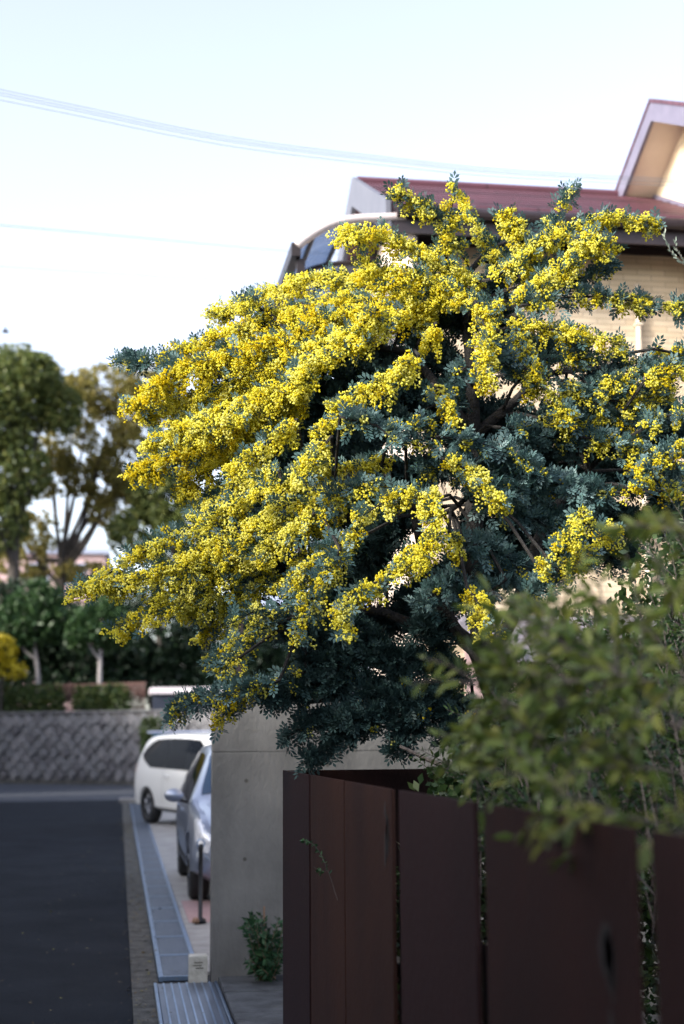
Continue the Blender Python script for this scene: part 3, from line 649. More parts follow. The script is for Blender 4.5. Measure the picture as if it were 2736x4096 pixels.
# ================================================================== PLANT BUILDERS
def cloud(n, blobs, shell=.35):
    """points in a union of ellipsoids (cx,cy,cz,rx,ry,rz), denser near the surface"""
    w = np.array([b[3]*b[5]+b[4]*b[5] for b in blobs]); idx = rng.choice(len(blobs), n, p=w/w.sum())
    d = norm(rng.normal(size=(n, 3))); r = (shell+(1-shell)*rng.random(n))**.6
    b = np.array(blobs)[idx]; return b[:, :3]+d*b[:, 3:]*r[:, None], d
def leaf_mass(name, n, blobs, size, m, parent, shell=.3, drop=None, kind='stuff'):
    p, d = cloud(n, blobs, shell)
    if drop is not None: p_keep = drop(p); p, d = p[p_keep], d[p_keep]
    dirs = norm(d+rng.normal(size=d.shape)*.9+np.array((0, 0, -.15)))
    # clumpiness: shift leaves towards random clump centres
    cc, _ = cloud(max(8, n//40), blobs, shell); j = rng.integers(0, len(cc), len(p)); near = np.argmin(((p[:, None, :]-cc[rng.integers(0, len(cc), (1, 1))[0]])**2).sum(-1), 1) if False else j
    best = np.full(len(p), 1e9); tgt = p.copy()
    for q in range(0, len(cc)):
        dd = ((p-cc[q])**2).sum(1); mk_ = dd < best; best[mk_] = dd[mk_]; tgt[mk_] = cc[q]
    p = p+(tgt-p)*rng.random((len(p), 1))*.55
    Mx = frames(dirs, rng.random(len(p))*6.28)
    v, f = scatter(CLUMP_V, CLUMP_F, p, Mx, size*rng.uniform(.6, 1.3, len(p)))
    rv = np.repeat(np.clip(rng.normal(.5, .22, len(p)), 0, 1), len(CLUMP_V))
    o = bulk(name, v, f, rv, m, parent); o['kind'] = kind; return o
def tree(name, label, base, trunk_top, blobs, n, size, lm, bm_, r=.2, group=None, limbs=6, drop=None, cat='tree'):
    base = np.array(base, float); t = empty(name, base, label, cat, group); L = lambda p: np.array(p, float)-base
    tt = L(trunk_top); mid = tt*.5+rng.normal(size=3)*np.array((.2, .2, 0))*r*3
    MB().tube(catmull([(0, 0, -.1), mid, tt], 5), np.linspace(r, r*.6, 11), 9).build('trunk', bm_, t, True)
    for k in range(limbs):
        b = blobs[k % len(blobs)]; e = L(b[:3])+rng.normal(size=3)*np.array(b[3:])*.35
        s = tt*(.75+.25*random.random()); c = catmull([s, (s+e)/2+(0, 0, -.1*abs(e[2]-s[2])), e], 5)
        MB().tube(c, np.linspace(r*.5, r*.12, len(c)), 6).build('limb', bm_, t, True)
    lb = [(*L(b[:3]), *b[3:]) for b in blobs]
    leaf_mass('crown', n, lb, size, lm, t, drop=(lambda p: drop(p+base)) if drop else None)
    return t
def blob(px, py, Y, rx, ry, rz=None):
    """ellipsoid centred on a photo pixel at road distance Y, radii given in photo pixels at that distance"""
    p = onY(px, py, Y); k = Y/FPX
    return (p[0], p[1], p[2], rx*k, (rz or (rx+ry)/2)*k, ry*k)

# ================================================================== BACKGROUND TREES, HOUSES
pb = empty('pink_house', (onY(170, 2300, 92)[0], 92, 0), 'pinkish rendered block glimpsed behind the tall trees', 'building')
px0, px1 = onY(-200, 2300, 92)[0]-pb.location.x, onY(420, 2300, 92)[0]-pb.location.x; pz = onY(200, 2215, 92)[2]
box('wall', (px0, 0, 0), (px1, 9, pz), pinkwall, pb); box('roof', (px0-.3, -.3, pz+.003), (px1+.3, 9.3, pz+.35), palesheet, pb)
for x_ in (150, 300):
    q = onY(x_, 2290, 92); w_ = box('window', (q[0]-pb.location.x-.7, -.03, q[2]-.8), (q[0]-pb.location.x+.7, -.002, q[2]+.6), palesheet, pb); box('pane', (q[0]-pb.location.x-.6, -.05, q[2]-.7), (q[0]-pb.location.x+.6, -.032, q[2]+.5), glass_dark, w_)
bb = empty('pale_blue_house', (onY(1080, 2570, 60)[0], 60, 0), 'pale blue house glimpsed under the flowering branches', 'building')
q0, q1 = onY(960, 2570, 60), onY(1500, 2500, 60)
box('wall', (q0[0]-bb.location.x, 0, 0), (q1[0]-bb.location.x, 6, q1[2]), palewall, bb)
MB().prism([(q0[0]-bb.location.x-.4, -.4, q1[2]+.003), (q0[0]-bb.location.x-.4, 6.4, q1[2]+.003), (q0[0]-bb.location.x-.4, 3, q1[2]+1.5)], (q1[0]-q0[0]+.8, 0, 0)).build('roof', palesheet, bb)

def gaps(fr):                                             # openings in a crown where sky shows (noise-shaped)
    c = rng.random((40, 3))
    def g(p):
        q = np.sin(p[:, 0]*3.1+1.3)*np.sin(p[:, 2]*2.7+.4)+.6*np.sin(p[:, 0]*6.1+p[:, 2]*5.3)
        return q < fr
    return g
tree('camphor_tree', 'tall dark green tree at the left of the tree group', (onY(40, 2700, 62)[0], 62, HW-.05), onY(60, 2100, 62),
     [blob(60, 1560, 62, 210, 190), blob(-60, 1680, 62, 230, 200), blob(130, 1500, 61, 130, 100), blob(20, 1880, 62, 190, 170), blob(-40, 2080, 62, 160, 160), blob(235, 1640, 62, 110, 110)], 36000, .22, bgA, bark_bg, .35, 'tall trees beyond the stone wall', 8)
tree('oak_tree', 'tall olive brown tree with sky showing through its crown', (onY(235, 2700, 66)[0], 66, HW-.05), onY(250, 2180, 66),
     [blob(430, 1560, 66, 210, 110), blob(560, 1620, 66, 160, 140), blob(300, 1600, 66, 150, 110), blob(330, 1780, 66, 190, 120), blob(180, 1900, 66, 140, 110), blob(540, 1850, 66, 150, 200), blob(640, 1560, 66, 120, 110), blob(480, 2050, 66, 140, 110), blob(120, 2130, 66, 130, 110), blob(300, 1900, 66, 150, 90), blob(420, 1960, 66, 120, 90), blob(60, 2260, 66, 150, 80), blob(330, 2290, 66, 140, 55)], 34000, .22, bgB, bark_bg, .3, 'tall trees beyond the stone wall', 12, gaps(.62))
tree('evergreen_tree', 'dark evergreen tree behind the tips of the flowering branches', (onY(640, 2700, 64)[0], 64, HW-.05), onY(640, 2250, 64),
     [blob(650, 1980, 64, 150, 130), blob(560, 2140, 64, 140, 120), blob(740, 2120, 64, 180, 180), blob(700, 1860, 64, 130, 110)], 20000, .22, bgA, bark_bg, .3, 'tall trees beyond the stone wall', 6, gaps(.85))
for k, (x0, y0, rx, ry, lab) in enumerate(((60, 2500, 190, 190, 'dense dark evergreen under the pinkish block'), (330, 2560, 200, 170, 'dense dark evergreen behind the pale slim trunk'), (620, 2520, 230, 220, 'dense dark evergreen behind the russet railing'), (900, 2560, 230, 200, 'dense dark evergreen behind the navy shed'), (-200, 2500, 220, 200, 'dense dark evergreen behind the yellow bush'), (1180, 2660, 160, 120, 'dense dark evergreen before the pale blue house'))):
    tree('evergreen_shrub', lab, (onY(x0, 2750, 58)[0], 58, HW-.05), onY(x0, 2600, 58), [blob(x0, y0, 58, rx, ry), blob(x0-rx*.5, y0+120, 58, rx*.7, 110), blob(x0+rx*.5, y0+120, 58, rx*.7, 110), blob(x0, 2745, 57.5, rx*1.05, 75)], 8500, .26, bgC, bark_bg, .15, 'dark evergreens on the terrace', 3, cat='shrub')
for k, (x0, yc, rx, ry, Y, lab) in enumerate(((140, 2470, 170, 150, 54, 'small street tree with slim grey trunk nearer the yellow bush'), (402, 2500, 140, 120, 53, 'small street tree with pale slim trunk between the two clipped hedges'))):
    tree('street_tree', lab, (onY(x0, 2760, Y)[0], Y, HW-.05), onY(x0, 2590, Y), [blob(x0, yc, Y, rx, ry*.8), blob(x0-rx*.5, yc+40, Y, rx*.6, ry*.6), blob(x0+rx*.5, yc+30, Y, rx*.6, ry*.6), blob(x0+20, yc-ry*.6, Y, rx*.6, ry*.5)], 5200, .22, bgD, bark_far, .11, 'street trees on the terrace', 2)
tree('yellow_bush', 'yellow flowering bush at the edge of the terrace', (onY(5, 2790, 52.6)[0], 52.6, HW-.05), onY(5, 2700, 52.6), [blob(0, 2600, 52.6, 75, 70), blob(50, 2680, 52.6, 60, 45), blob(-60, 2660, 52.6, 80, 80)], 1700, .20, yellow_m, bark_bg, .06, limbs=3, cat='bush')
def hedge(x0, x1, ytop, lab, u_back=.50):
    pa, pb_ = [], []
    def at(px):                                            # pixel column -> point on the wall line
        d = ray(px, 2850)[:2]; Mx = np.array([[d[0], -dirv[0]], [d[1], -dirv[1]]]); s, t = np.linalg.solve(Mx, P1+nb*u_back); return np.array((d[0]*s, d[1]*s))
    a, b = at(x0), at(x1); n = max(3, int(np.linalg.norm(b-a)/.3)); h = (2850-ytop)*np.linalg.norm(a)/FPX
    o = empty('hedge', (a[0], a[1], HW-.04), lab, 'hedge', 'hedges on top of the stone wall')
    bl = [(*( (b-a)*t), h*.45+random.uniform(-.04, .04), .42, .42, h*.58) for t in np.linspace(0, 1, n)]
    leaf_mass('foliage', int(700*n), bl, .13, hedge_m, o, .2)
    m = MB()
    for q in bl: m.tube([(q[0], q[1], 0), (q[0], q[1], q[2])], .03, 5)
    t = m.build('stems', bark_bg, o); t['kind'] = 'stuff'
hedge(-60, 222, 2735, 'clipped green hedge running from the yellow bush along the wall top'); hedge(325, 485, 2735, 'clipped green hedge under the pale slim trunk')
# russet railing along the wall top
rl = empty('railing', wallpt(0, 1.1), 'russet metal picket railing standing between the hedges', 'railing', rz=math.atan2(dirv[1], dirv[0]))
for z_ in (.12, .96): box('rail', (-4, -.02, z_), (5.8, .02, z_+.06), rail_m, rl)
pm = MB().box((-.022, -.016, .05), (.022, .016, .958)).mesh('picket', rail_m)
for k in range(98): o = link(bpy.data.objects.new('picket', pm), rl); o.location = (-3.95+k*.1, 0, 0); o.scale.y = .9
# navy slatted shed with white roof edge
sp = [onY(x, 2850, 49.6) for x in (610, 905)]
sh = empty('garden_shed', (sp[0][0], 49.6, HW-.03), 'navy slatted shed with white flat roof edge on the terrace', 'shed')
W_ = sp[1][0]-sp[0][0]; H_ = onY(700, 2772, 49.6)[2]-HW
box('core', (.03, .03, 0), (W_-.03, 2.2, H_), shed_m, sh)
for k in range(6): box('slat', (0, 0, .06+k*H_/6.3), (W_, .026, .06+k*H_/6.3+.085), shed_m, sh, .004)
box('roof', (-.08, -.15, H_+.003), (W_+.1, 2.4, H_+.22), shed_roof, sh, .01)
# low teal shelter behind the van
q0, q1 = onY(612, 2938, 33.5), onY(980, 2938, 33.5)
ts = empty('cycle_shelter', (q0[0], 33.5, .01), 'low shelter with teal sheet roof behind the white van', 'shelter')
Wt = q1[0]-q0[0]; zt = onY(700, 2944, 33.5)[2]
box('roof', (0, 0, zt-.02), (Wt, 1.8, zt+.05), teal_m, ts, .01); box('roof_edge', (-.1, -.03, zt+.053), (Wt+.1, 1.85, zt+.11), palesheet, ts, .01)
for x_, y_ in ((.1, .1), (Wt-.1, .1), (.1, 1.6), (Wt-.1, 1.6)): MB().tube([(x_, y_, 0), (x_, y_, zt-.02)], .035, 8).build('post', darkmetal, ts)
# bush climbing the wall beside the shelter
p = onY(590, 2960, 45)
tree('climbing_bush', 'brownish green bush against the stone wall beyond the van', (p[0], 45, 0), (p[0], 45, 1.6), [blob(590, 2920, 45, 38, 60), blob(585, 3000, 45, 28, 60), blob(620, 2900, 45, 35, 40)], 1600, .10, hedge_m, bark_bg, .04, limbs=3, cat='bush')

# ================================================================== THE FLOWERING TREE
T0 = np.array((onY(2060, 3000, 6.8)[0]+.05, 6.8, .03))
mim = empty('mimosa_tree', T0, 'silver leaved mimosa tree covered in yellow blossom behind the steel fence', 'tree')
def TL(p): return np.array(p)-T0
def tubeL(name, pts, r0, r1, parent=mim, n=10, m=bark_dark, k=6):
    c = catmull([TL(p) for p in pts], k); return MB().tube(c, np.linspace(r0, r1, len(c)), n).build(name, m, parent, True)
fork = D(1108, 1500, 6.8)
tubeL('trunk', [T0, D(1178, 1730, 6.8), D(1150, 1620, 6.8), fork, D(1085, 1470, 6.82)], .085, .062)
hubs = {'c': D(1085, 1000, 6.95), 'l': D(900, 1120, 6.75), 'ul': D(900, 800, 7.0), 't': D(1060, 640, 7.0), 'r': D(1250, 860, 7.0), 'rl': D(1250, 1200, 6.8), 'll': D(850, 1400, 6.85), 'low': D(930, 1590, 6.95), 'm': D(1000, 1180, 6.6)}
LIMBS = [([fork, D(1090, 1300, 6.9), hubs['c']], .058, .042), ([hubs['c'], D(1080, 860, 6.98), hubs['t']], .042, .02), ([hubs['c'], D(1000, 880, 7.0), hubs['ul'], D(700, 830, 7.0)], .03, .012),
         ([fork, D(1040, 1440, 6.8), D(980, 1300, 6.75), hubs['l'], D(600, 1190, 6.7)], .045, .012), ([fork, D(1010, 1425, 6.85), D(950, 1430, 6.85), hubs['ll'], D(700, 1430, 6.8)], .04, .012),
         ([fork, D(1170, 1425, 6.8), hubs['rl'], D(1350, 1080, 6.9)], .045, .015), ([hubs['c'], D(1180, 920, 7.0), hubs['r'], D(1420, 840, 7.0)], .03, .012), ([D(1150, 1620, 6.8), D(1050, 1610, 6.9), hubs['low'], D(700, 1610, 7.0)], .03, .01), ([hubs['l'], hubs['m'], D(1100, 1120, 6.5)], .02, .01), ([hubs['t'], D(1150, 560, 7), D(1350, 520, 7)], .018, .008)]
for p, a_, b_ in LIMBS: tubeL('limb', p, a_, b_, n=8)
LPTS = np.concatenate([catmull(p, 6) for p, _, _ in LIMBS])
BALLS = [0]; FRONDS = [0]
def arm(pts, w, yel, leaf=.8, Y=6.8, dY=0.0, dark=False, seedtip=False, dens=1.0, name=None):
    """one branch: pts in half-size view pixels from the inside out, w half-width in those pixels, yel/leaf = share of blossom and fronds"""
    n = len(pts); P3 = [D(x, y, Y+dY*i/(n-1)) for i, (x, y) in enumerate(pts)]
    base = LPTS[np.argmin(((LPTS-P3[0])**2).sum(1))]
    c = catmull(P3, 10); mY = np.mean([p[1] for p in P3]); R = w*1.745*mY/FPX
    br = MB(); cc = np.vstack([base[None], (base[None]+c[:1])/2+(0, 0, .03), c]); br.tube([TL(p) for p in cc], np.linspace(.009, .0025, len(cc)), 5)
    seg = np.linalg.norm(np.diff(c, axis=0), axis=1); Ltot = seg.sum(); s = np.concatenate([[0], np.cumsum(seg)])
    nb_ = int(Ltot/.0082*dens*max(.7, R/.07)); u = np.sort(rng.random(nb_))
    pos = np.stack([np.interp(u*Ltot, s, c[:, k]) for k in range(3)], 1)
    tg = norm(np.stack([np.interp(np.minimum(u*Ltot+.02, Ltot), s, c[:, k])-np.interp(np.maximum(u*Ltot-.02, 0), s, c[:, k]) for k in range(3)], 1))
    pr = rng.normal(size=(nb_, 3)); pr = norm(pr-tg*(pr*tg).sum(1, keepdims=True))
    bl = R*rng.uniform(.45, 1.15, nb_)*np.where(u > .8, 1-(u-.8)*2.2, 1)
    bd = norm(tg*.75+pr*.9+np.array((0, 0, .12)))
    fp, fd, rp, rdv = [], [], [], []
    K = 5
    for k in range(K):
        uu = (k+rng.random(nb_))/K
        q = pos+bd*(bl*uu)[:, None]+np.array((0, 0, -1.))*(bl*.45*uu**2)[:, None]
        sel = rng.random(nb_) < leaf*(.36 if yel > .6 else .6 if yel > .3 else 1.2); d = norm(bd*.6+rng.normal(size=(nb_, 3))*.7+np.array((0, 0, .05)))
        fp.append(q[sel]); fd.append(d[sel])
        # blossom comes in runs along the branch
        run = .5+.5*np.sin(u*Ltot*38+rng.random()*6)+rng.normal(size=nb_)*.25
        sel = (rng.random(nb_) < yel) & (run > .55-yel*.75)
        rp.append(q[sel]); rdv.append(norm(bd[sel]*.5+rng.normal(size=(sel.sum(), 3))*.5+np.array((0, 0, -.35))))
    for k in range(0, nb_, 4):
        br.tube([TL(pos[k]), TL(pos[k]+bd[k]*bl[k]*.5-np.array((0, 0, bl[k]*.1))), TL(pos[k]+bd[k]*bl[k]-np.array((0, 0, bl[k]*.45)))], [.0022, .0016, .001], 3, False)
    o = br.build(name or ('flowering_branch' if yel > .12 else 'leafy_branch'), bark_dark, mim)
    fp, fd, rp, rdv = map(np.concatenate, (fp, fd, rp, rdv))
    if len(fp):
        v, f = scatter(FR_V, FR_F, TL(fp), frames(fd, rng.normal(size=len(fp))*.8), rng.uniform(.046, .082, len(fp)))
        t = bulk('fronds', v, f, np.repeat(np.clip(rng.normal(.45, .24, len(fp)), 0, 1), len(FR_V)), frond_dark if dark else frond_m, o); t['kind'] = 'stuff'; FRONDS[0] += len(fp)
    if len(rp):
        pickc = rng.random(len(rp)) < .62; rp, rdv = rp[pickc], rdv[pickc]
        nbp = 20; tt = (np.arange(nbp)+.5)/nbp; tt = tt[None]+rng.normal(size=(len(rp), nbp))*.05; rl_ = rng.uniform(.030, .062, len(rp))[:, None]
        side = rng.normal(size=(len(rp), nbp, 3)); side = norm(side-rdv[:, None, :]*(side*rdv[:, None, :]).sum(-1, keepdims=True)*.7)
        rad = (.006+.013*np.sin(np.clip(tt, 0, 1)*math.pi*.8+.35))[..., None]*rng.uniform(.75, 1.1, (len(rp), nbp, 1))
        q = rp[:, None, :]+rdv[:, None, :]*(tt*rl_)[..., None]+side*rad
        q[..., 2] -= (tt*rl_)**2*5
        q = q.reshape(-1, 3); keep = rng.random(len(q)) < .92; q = q[keep]; BALLS[0] += len(q)
        rr_ = rng.normal(0, .12)+np.repeat(rng.normal(.55, .25, len(rp)), nbp)[keep]+rng.normal(size=len(q))*.14
        v, f = scatter(OCT_V, OCT_F, TL(q), frames(rng.normal(size=(len(q), 3)), rng.random(len(q))*6), np.clip(rng.normal(.0058, .0010, len(q)), .0034, .0082))
        t = bulk('blossom', v, f, np.repeat(np.clip(rr_, 0, 1), 6), blossom_m, o, True); t['kind'] = 'stuff'
    return o
ARMS = [
 # top
 ([(1070, 600), (1000, 500), (905, 432)], 30, .62, .9, 6.9), ([(1020, 590), (1030, 500), (1045, 435)], 30, .75, .6, 6.9), ([(1240, 580), (1275, 500), (1305, 440)], 26, .35, 1., 6.9),
 ([(1130, 640), (1260, 545), (1390, 500), (1500, 512)], 30, .8, .8, 6.7), ([(1110, 660), (980, 590), (880, 545), (790, 535)], 48, .9, .5, 6.9), ([(1180, 620), (1100, 540), (1065, 470)], 28, .65, .7, 6.9),
 ([(1200, 640), (1200, 560), (1160, 490)], 40, .8, .7, 6.8), ([(1220, 650), (1330, 590), (1400, 560)], 40, .75, .8, 6.7), ([(1180, 700), (1280, 620), (1370, 540)], 42, .85, .6, 6.65), ([(1090, 690), (960, 640), (830, 610)], 48, .9, .5, 6.8),
 # upper left mass
 ([(1040, 700), (850, 640), (680, 650), (490, 720)], 45, .95, .35, 7.0), ([(1000, 720), (820, 690), (600, 740), (375, 825)], 50, .95, .35, 6.9), ([(940, 730), (780, 720), (620, 790), (420, 850), (300, 930)], 50, .95, .4, 6.8),
 ([(880, 750), (720, 800), (560, 870), (330, 950)], 48, .95, .4, 6.65), ([(760, 810), (640, 890), (480, 960), (340, 1010)], 46, .95, .45, 6.6), ([(720, 850), (600, 950), (450, 1020), (300, 1085)], 46, .9, .45, 6.7),
 ([(690, 900), (590, 980), (480, 1070), (420, 1130)], 42, .85, .45, 6.9), ([(740, 800), (700, 850), (650, 960)], 40, .85, .4, 6.9), ([(680, 960), (600, 1030), (530, 1080)], 34, .85, .5, 6.5), ([(900, 740), (840, 740), (720, 830), (690, 880)], 42, .9, .4, 6.55),
 ([(620, 720), (580, 700), (560, 690)], 26, .5, .9, 7.1), ([(430, 840), (360, 825), (270, 825)], 18, .2, 1., 7.1),
 # middle
 ([(960, 815), (890, 870), (790, 930), (720, 985)], 42, .92, .5, 6.35), ([(990, 880), (1020, 920), (1030, 965)], 30, .75, .6, 6.5), ([(1000, 740), (990, 770), (985, 795)], 28, .8, .5, 6.6), ([(1090, 690), (1115, 770), (1110, 880)], 34, .82, .6, 6.5),
 ([(880, 690), (830, 750), (825, 785)], 30, .85, .5, 6.5), ([(1180, 720), (1200, 800), (1225, 900)], 40, .7, .8, 6.6), ([(1160, 690), (1140, 700), (1090, 690)], 34, .6, .7, 6.6),
 # lower left arm
 ([(900, 1060), (720, 1090), (500, 1180), (340, 1260), (170, 1365)], 36, .82, .7, 6.6), ([(860, 1110), (660, 1160), (480, 1260), (300, 1330), (230, 1330)], 42, .9, .5, 6.5), ([(800, 1150), (620, 1220), (460, 1320), (340, 1400), (270, 1440)], 42, .9, .5, 6.6),
 ([(720, 1180), (600, 1260), (480, 1350), (420, 1400)], 44, .85, .6, 6.5), ([(640, 1080), (560, 1110), (450, 1180)], 32, .8, .7, 6.7), ([(820, 1230), (700, 1290), (590, 1350), (500, 1400)], 40, .7, .8, 6.5), ([(560, 1360), (500, 1420), (460, 1460)], 26, .6, .7, 6.9),
 # lower middle
 ([(760, 1000), (720, 1050), (680, 1100)], 38, .75, .8, 6.4), ([(1010, 1050), (1090, 1090), (1155, 1160)], 34, .88, .6, 6.3), ([(1010, 1140), (920, 1130), (820, 1190)], 32, .75, .8, 6.25), ([(960, 1130), (1000, 1200), (960, 1270), (930, 1300)], 38, .9, .5, 6.2),
 ([(960, 1260), (890, 1320), (800, 1370), (785, 1450)], 32, .8, .8, 6.2), ([(850, 1220), (760, 1260), (680, 1330)], 38, .65, .9, 6.35), ([(780, 1260), (740, 1330), (700, 1400), (690, 1450)], 34, .6, .9, 6.3), ([(700, 1340), (640, 1400), (560, 1470), (490, 1520)], 30, .55, .9, 6.5),
 ([(800, 1090), (790, 1140), (740, 1180)], 36, .6, .9, 6.4), ([(640, 1430), (600, 1400), (540, 1420)], 28, .5, .8, 6.6), ([(900, 1100), (840, 1120), (760, 1140)], 34, .55, .9, 6.4),
 ([(1070, 1345), (1100, 1390), (1110, 1440)], 34, .95, .4, 6.2), ([(1030, 1220), (1045, 1250), (1040, 1275)], 18, .7, .7, 6.3), ([(900, 985), (960, 970), (990, 965)], 24, .4, 1., 6.3),
 ([(780, 955), (860, 975), (900, 1010)], 28, .15, 1.1, 6.2), ([(1000, 1000), (1090, 1015), (1180, 1045), (1250, 1095)], 26, .22, 1.2, 6.3), ([(930, 1000), (970, 1040), (990, 1080)], 30, .3, 1., 6.35),
 ([(560, 1500), (520, 1520), (480, 1510)], 22, .4, .9, 6.6), ([(700, 1540), (620, 1570), (540, 1600), (500, 1660)], 26, .5, .9, 6.7), ([(640, 1560), (520, 1590), (440, 1610), (380, 1650)], 20, .25, 1.2, 6.6),
 # right
 ([(1200, 700), (1330, 680), (1450, 690), (1580, 705)], 28, .6, .9, 6.6), ([(1180, 750), (1300, 760), (1420, 790)], 34, .65, .8, 6.6), ([(1180, 830), (1310, 820), (1450, 830), (1580, 835)], 26, .35, 1.2, 6.6), ([(1200, 840), (1260, 900), (1300, 960)], 38, .65, .8, 6.5),
 ([(1280, 870), (1360, 910), (1450, 920), (1530, 900)], 36, .6, .9, 6.6), ([(1480, 870), (1540, 850), (1590, 870)], 40, .7, .8, 6.4), ([(1500, 800), (1560, 810), (1600, 800)], 26, .6, .8, 6.4), ([(1320, 940), (1400, 960), (1470, 1000)], 34, .45, .9, 6.7), ([(1440, 1130), (1480, 1080), (1560, 1020)], 42, .6, .7, 6.3),
 ([(1330, 1000), (1420, 1020), (1490, 1040)], 36, .5, .9, 6.6), ([(1240, 960), (1330, 970), (1420, 940)], 36, .55, .9, 6.6), ([(1500, 1130), (1540, 1120), (1590, 1100)], 34, .6, .7, 6.4), ([(1350, 880), (1430, 870), (1500, 850)], 32, .55, .9, 6.6),
 ([(1080, 1150), (1180, 1180), (1300, 1200)], 44, .06, 1.2, 6.45), ([(1060, 1240), (1150, 1270), (1230, 1330)], 42, .08, 1.2, 6.4), ([(1060, 1300), (1020, 1340), (970, 1380)], 40, .05, 1.2, 6.45), ([(1110, 1010), (1140, 1070), (1190, 1120)], 40, .05, 1.2, 6.5), ([(1060, 1010), (1050, 1060), (1060, 1110)], 36, .08, 1.2, 6.55), ([(1150, 980), (1240, 1000), (1330, 1010)], 42, .06, 1.2, 6.6), ([(1190, 1110), (1290, 1110), (1390, 1130)], 40, .06, 1.2, 6.5), ([(1160, 1330), (1110, 1360), (1060, 1350)], 34, .05, 1.2, 6.35), ([(1200, 860), (1160, 830), (1130, 800)], 34, .1, 1.2, 6.6), ([(1070, 840), (1040, 870), (1050, 930)], 32, .1, 1.2, 6.6), ([(1190, 1400), (1230, 1340), (1290, 1330)], 36, .1, 1.2, 6.4),
 ([(1240, 1310), (1290, 1250), (1340, 1170)], 34, .7, .7, 6.2), ([(1280, 1310), (1350, 1260), (1400, 1210)], 38, .65, .7, 6.2), ([(1480, 980), (1540, 950), (1590, 940)], 34, .4, .9, 6.5), ([(1230, 620), (1330, 640), (1390, 600)], 30, .3, 1.1, 6.8),
]
for a_ in ARMS:
    pts, w, ye, lf, Y = a_; arm(pts, w, ye, lf, Y, dY=random.uniform(.35, .7) if pts[-1][0] < 520 else random.uniform(-.15, .15))
# leafy interior, further back, no blossom
LEAFY = [([(1085, 1000), (960, 920), (830, 860)], 55), ([(1085, 960), (950, 860), (820, 800)], 50), ([(900, 1000), (800, 980), (700, 960)], 45), ([(1080, 900), (1000, 820), (930, 760)], 48), ([(1085, 1000), (1160, 960), (1230, 980)], 52), ([(1100, 1100), (1200, 1080), (1330, 1040)], 58), ([(1100, 1150), (1230, 1150), (1380, 1120)], 58),
 ([(1050, 1200), (1150, 1220), (1260, 1230)], 55), ([(1080, 1280), (1000, 1330), (930, 1380)], 50), ([(900, 1200), (820, 1280), (740, 1320)], 48), ([(1000, 1150), (900, 1180), (820, 1220)], 45), ([(1200, 1300), (1140, 1330), (1080, 1340)], 45), ([(1000, 1360), (900, 1420), (780, 1440)], 50), ([(880, 1320), (760, 1380), (640, 1430)], 46),
 ([(1080, 760), (1020, 720), (960, 690)], 48), ([(1200, 760), (1150, 720), (1120, 650)], 48), ([(1200, 860), (1170, 820), (1150, 760)], 46), ([(1250, 980), (1340, 1000), (1450, 1060)], 52), ([(1050, 1060), (950, 1080), (840, 1080)], 46), ([(720, 1080), (640, 1180), (560, 1260)], 42), ([(700, 900), (640, 950), (560, 1000)], 36), ([(1380, 860), (1450, 960), (1560, 980)], 40), ([(1230, 640), (1180, 600), (1130, 570)], 36)]
for pts, w in LEAFY:
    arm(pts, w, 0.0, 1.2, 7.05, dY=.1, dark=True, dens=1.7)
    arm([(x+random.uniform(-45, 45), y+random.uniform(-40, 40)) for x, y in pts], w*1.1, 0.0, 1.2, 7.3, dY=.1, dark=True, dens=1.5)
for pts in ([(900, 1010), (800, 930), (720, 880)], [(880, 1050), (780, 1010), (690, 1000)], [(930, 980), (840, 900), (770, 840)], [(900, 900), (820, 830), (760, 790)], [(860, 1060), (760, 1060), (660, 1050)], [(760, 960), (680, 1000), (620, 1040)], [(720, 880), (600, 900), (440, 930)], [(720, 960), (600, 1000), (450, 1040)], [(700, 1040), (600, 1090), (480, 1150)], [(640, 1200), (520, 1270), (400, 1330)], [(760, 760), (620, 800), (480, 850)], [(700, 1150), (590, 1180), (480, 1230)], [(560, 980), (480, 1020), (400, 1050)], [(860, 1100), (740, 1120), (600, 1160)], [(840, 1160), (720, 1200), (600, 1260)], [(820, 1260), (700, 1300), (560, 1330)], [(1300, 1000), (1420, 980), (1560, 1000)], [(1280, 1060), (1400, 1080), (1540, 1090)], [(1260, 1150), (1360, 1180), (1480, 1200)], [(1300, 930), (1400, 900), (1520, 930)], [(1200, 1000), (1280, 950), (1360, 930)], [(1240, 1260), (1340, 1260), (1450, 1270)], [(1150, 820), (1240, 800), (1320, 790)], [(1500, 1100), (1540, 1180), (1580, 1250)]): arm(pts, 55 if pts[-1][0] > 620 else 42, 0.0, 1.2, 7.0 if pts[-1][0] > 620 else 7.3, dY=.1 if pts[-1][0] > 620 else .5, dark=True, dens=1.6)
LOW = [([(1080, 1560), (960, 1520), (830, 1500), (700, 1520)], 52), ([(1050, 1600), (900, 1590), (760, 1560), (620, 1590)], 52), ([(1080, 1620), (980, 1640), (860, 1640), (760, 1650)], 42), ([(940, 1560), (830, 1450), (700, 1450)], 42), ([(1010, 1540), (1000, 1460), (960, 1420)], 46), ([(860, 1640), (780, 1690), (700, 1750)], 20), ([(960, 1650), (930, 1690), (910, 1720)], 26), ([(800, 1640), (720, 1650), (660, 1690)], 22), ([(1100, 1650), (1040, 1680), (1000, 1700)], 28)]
for pts, w in LOW: arm(pts, w, .03, 1.1, 6.85, dY=-.1, dark=True, dens=1.7)

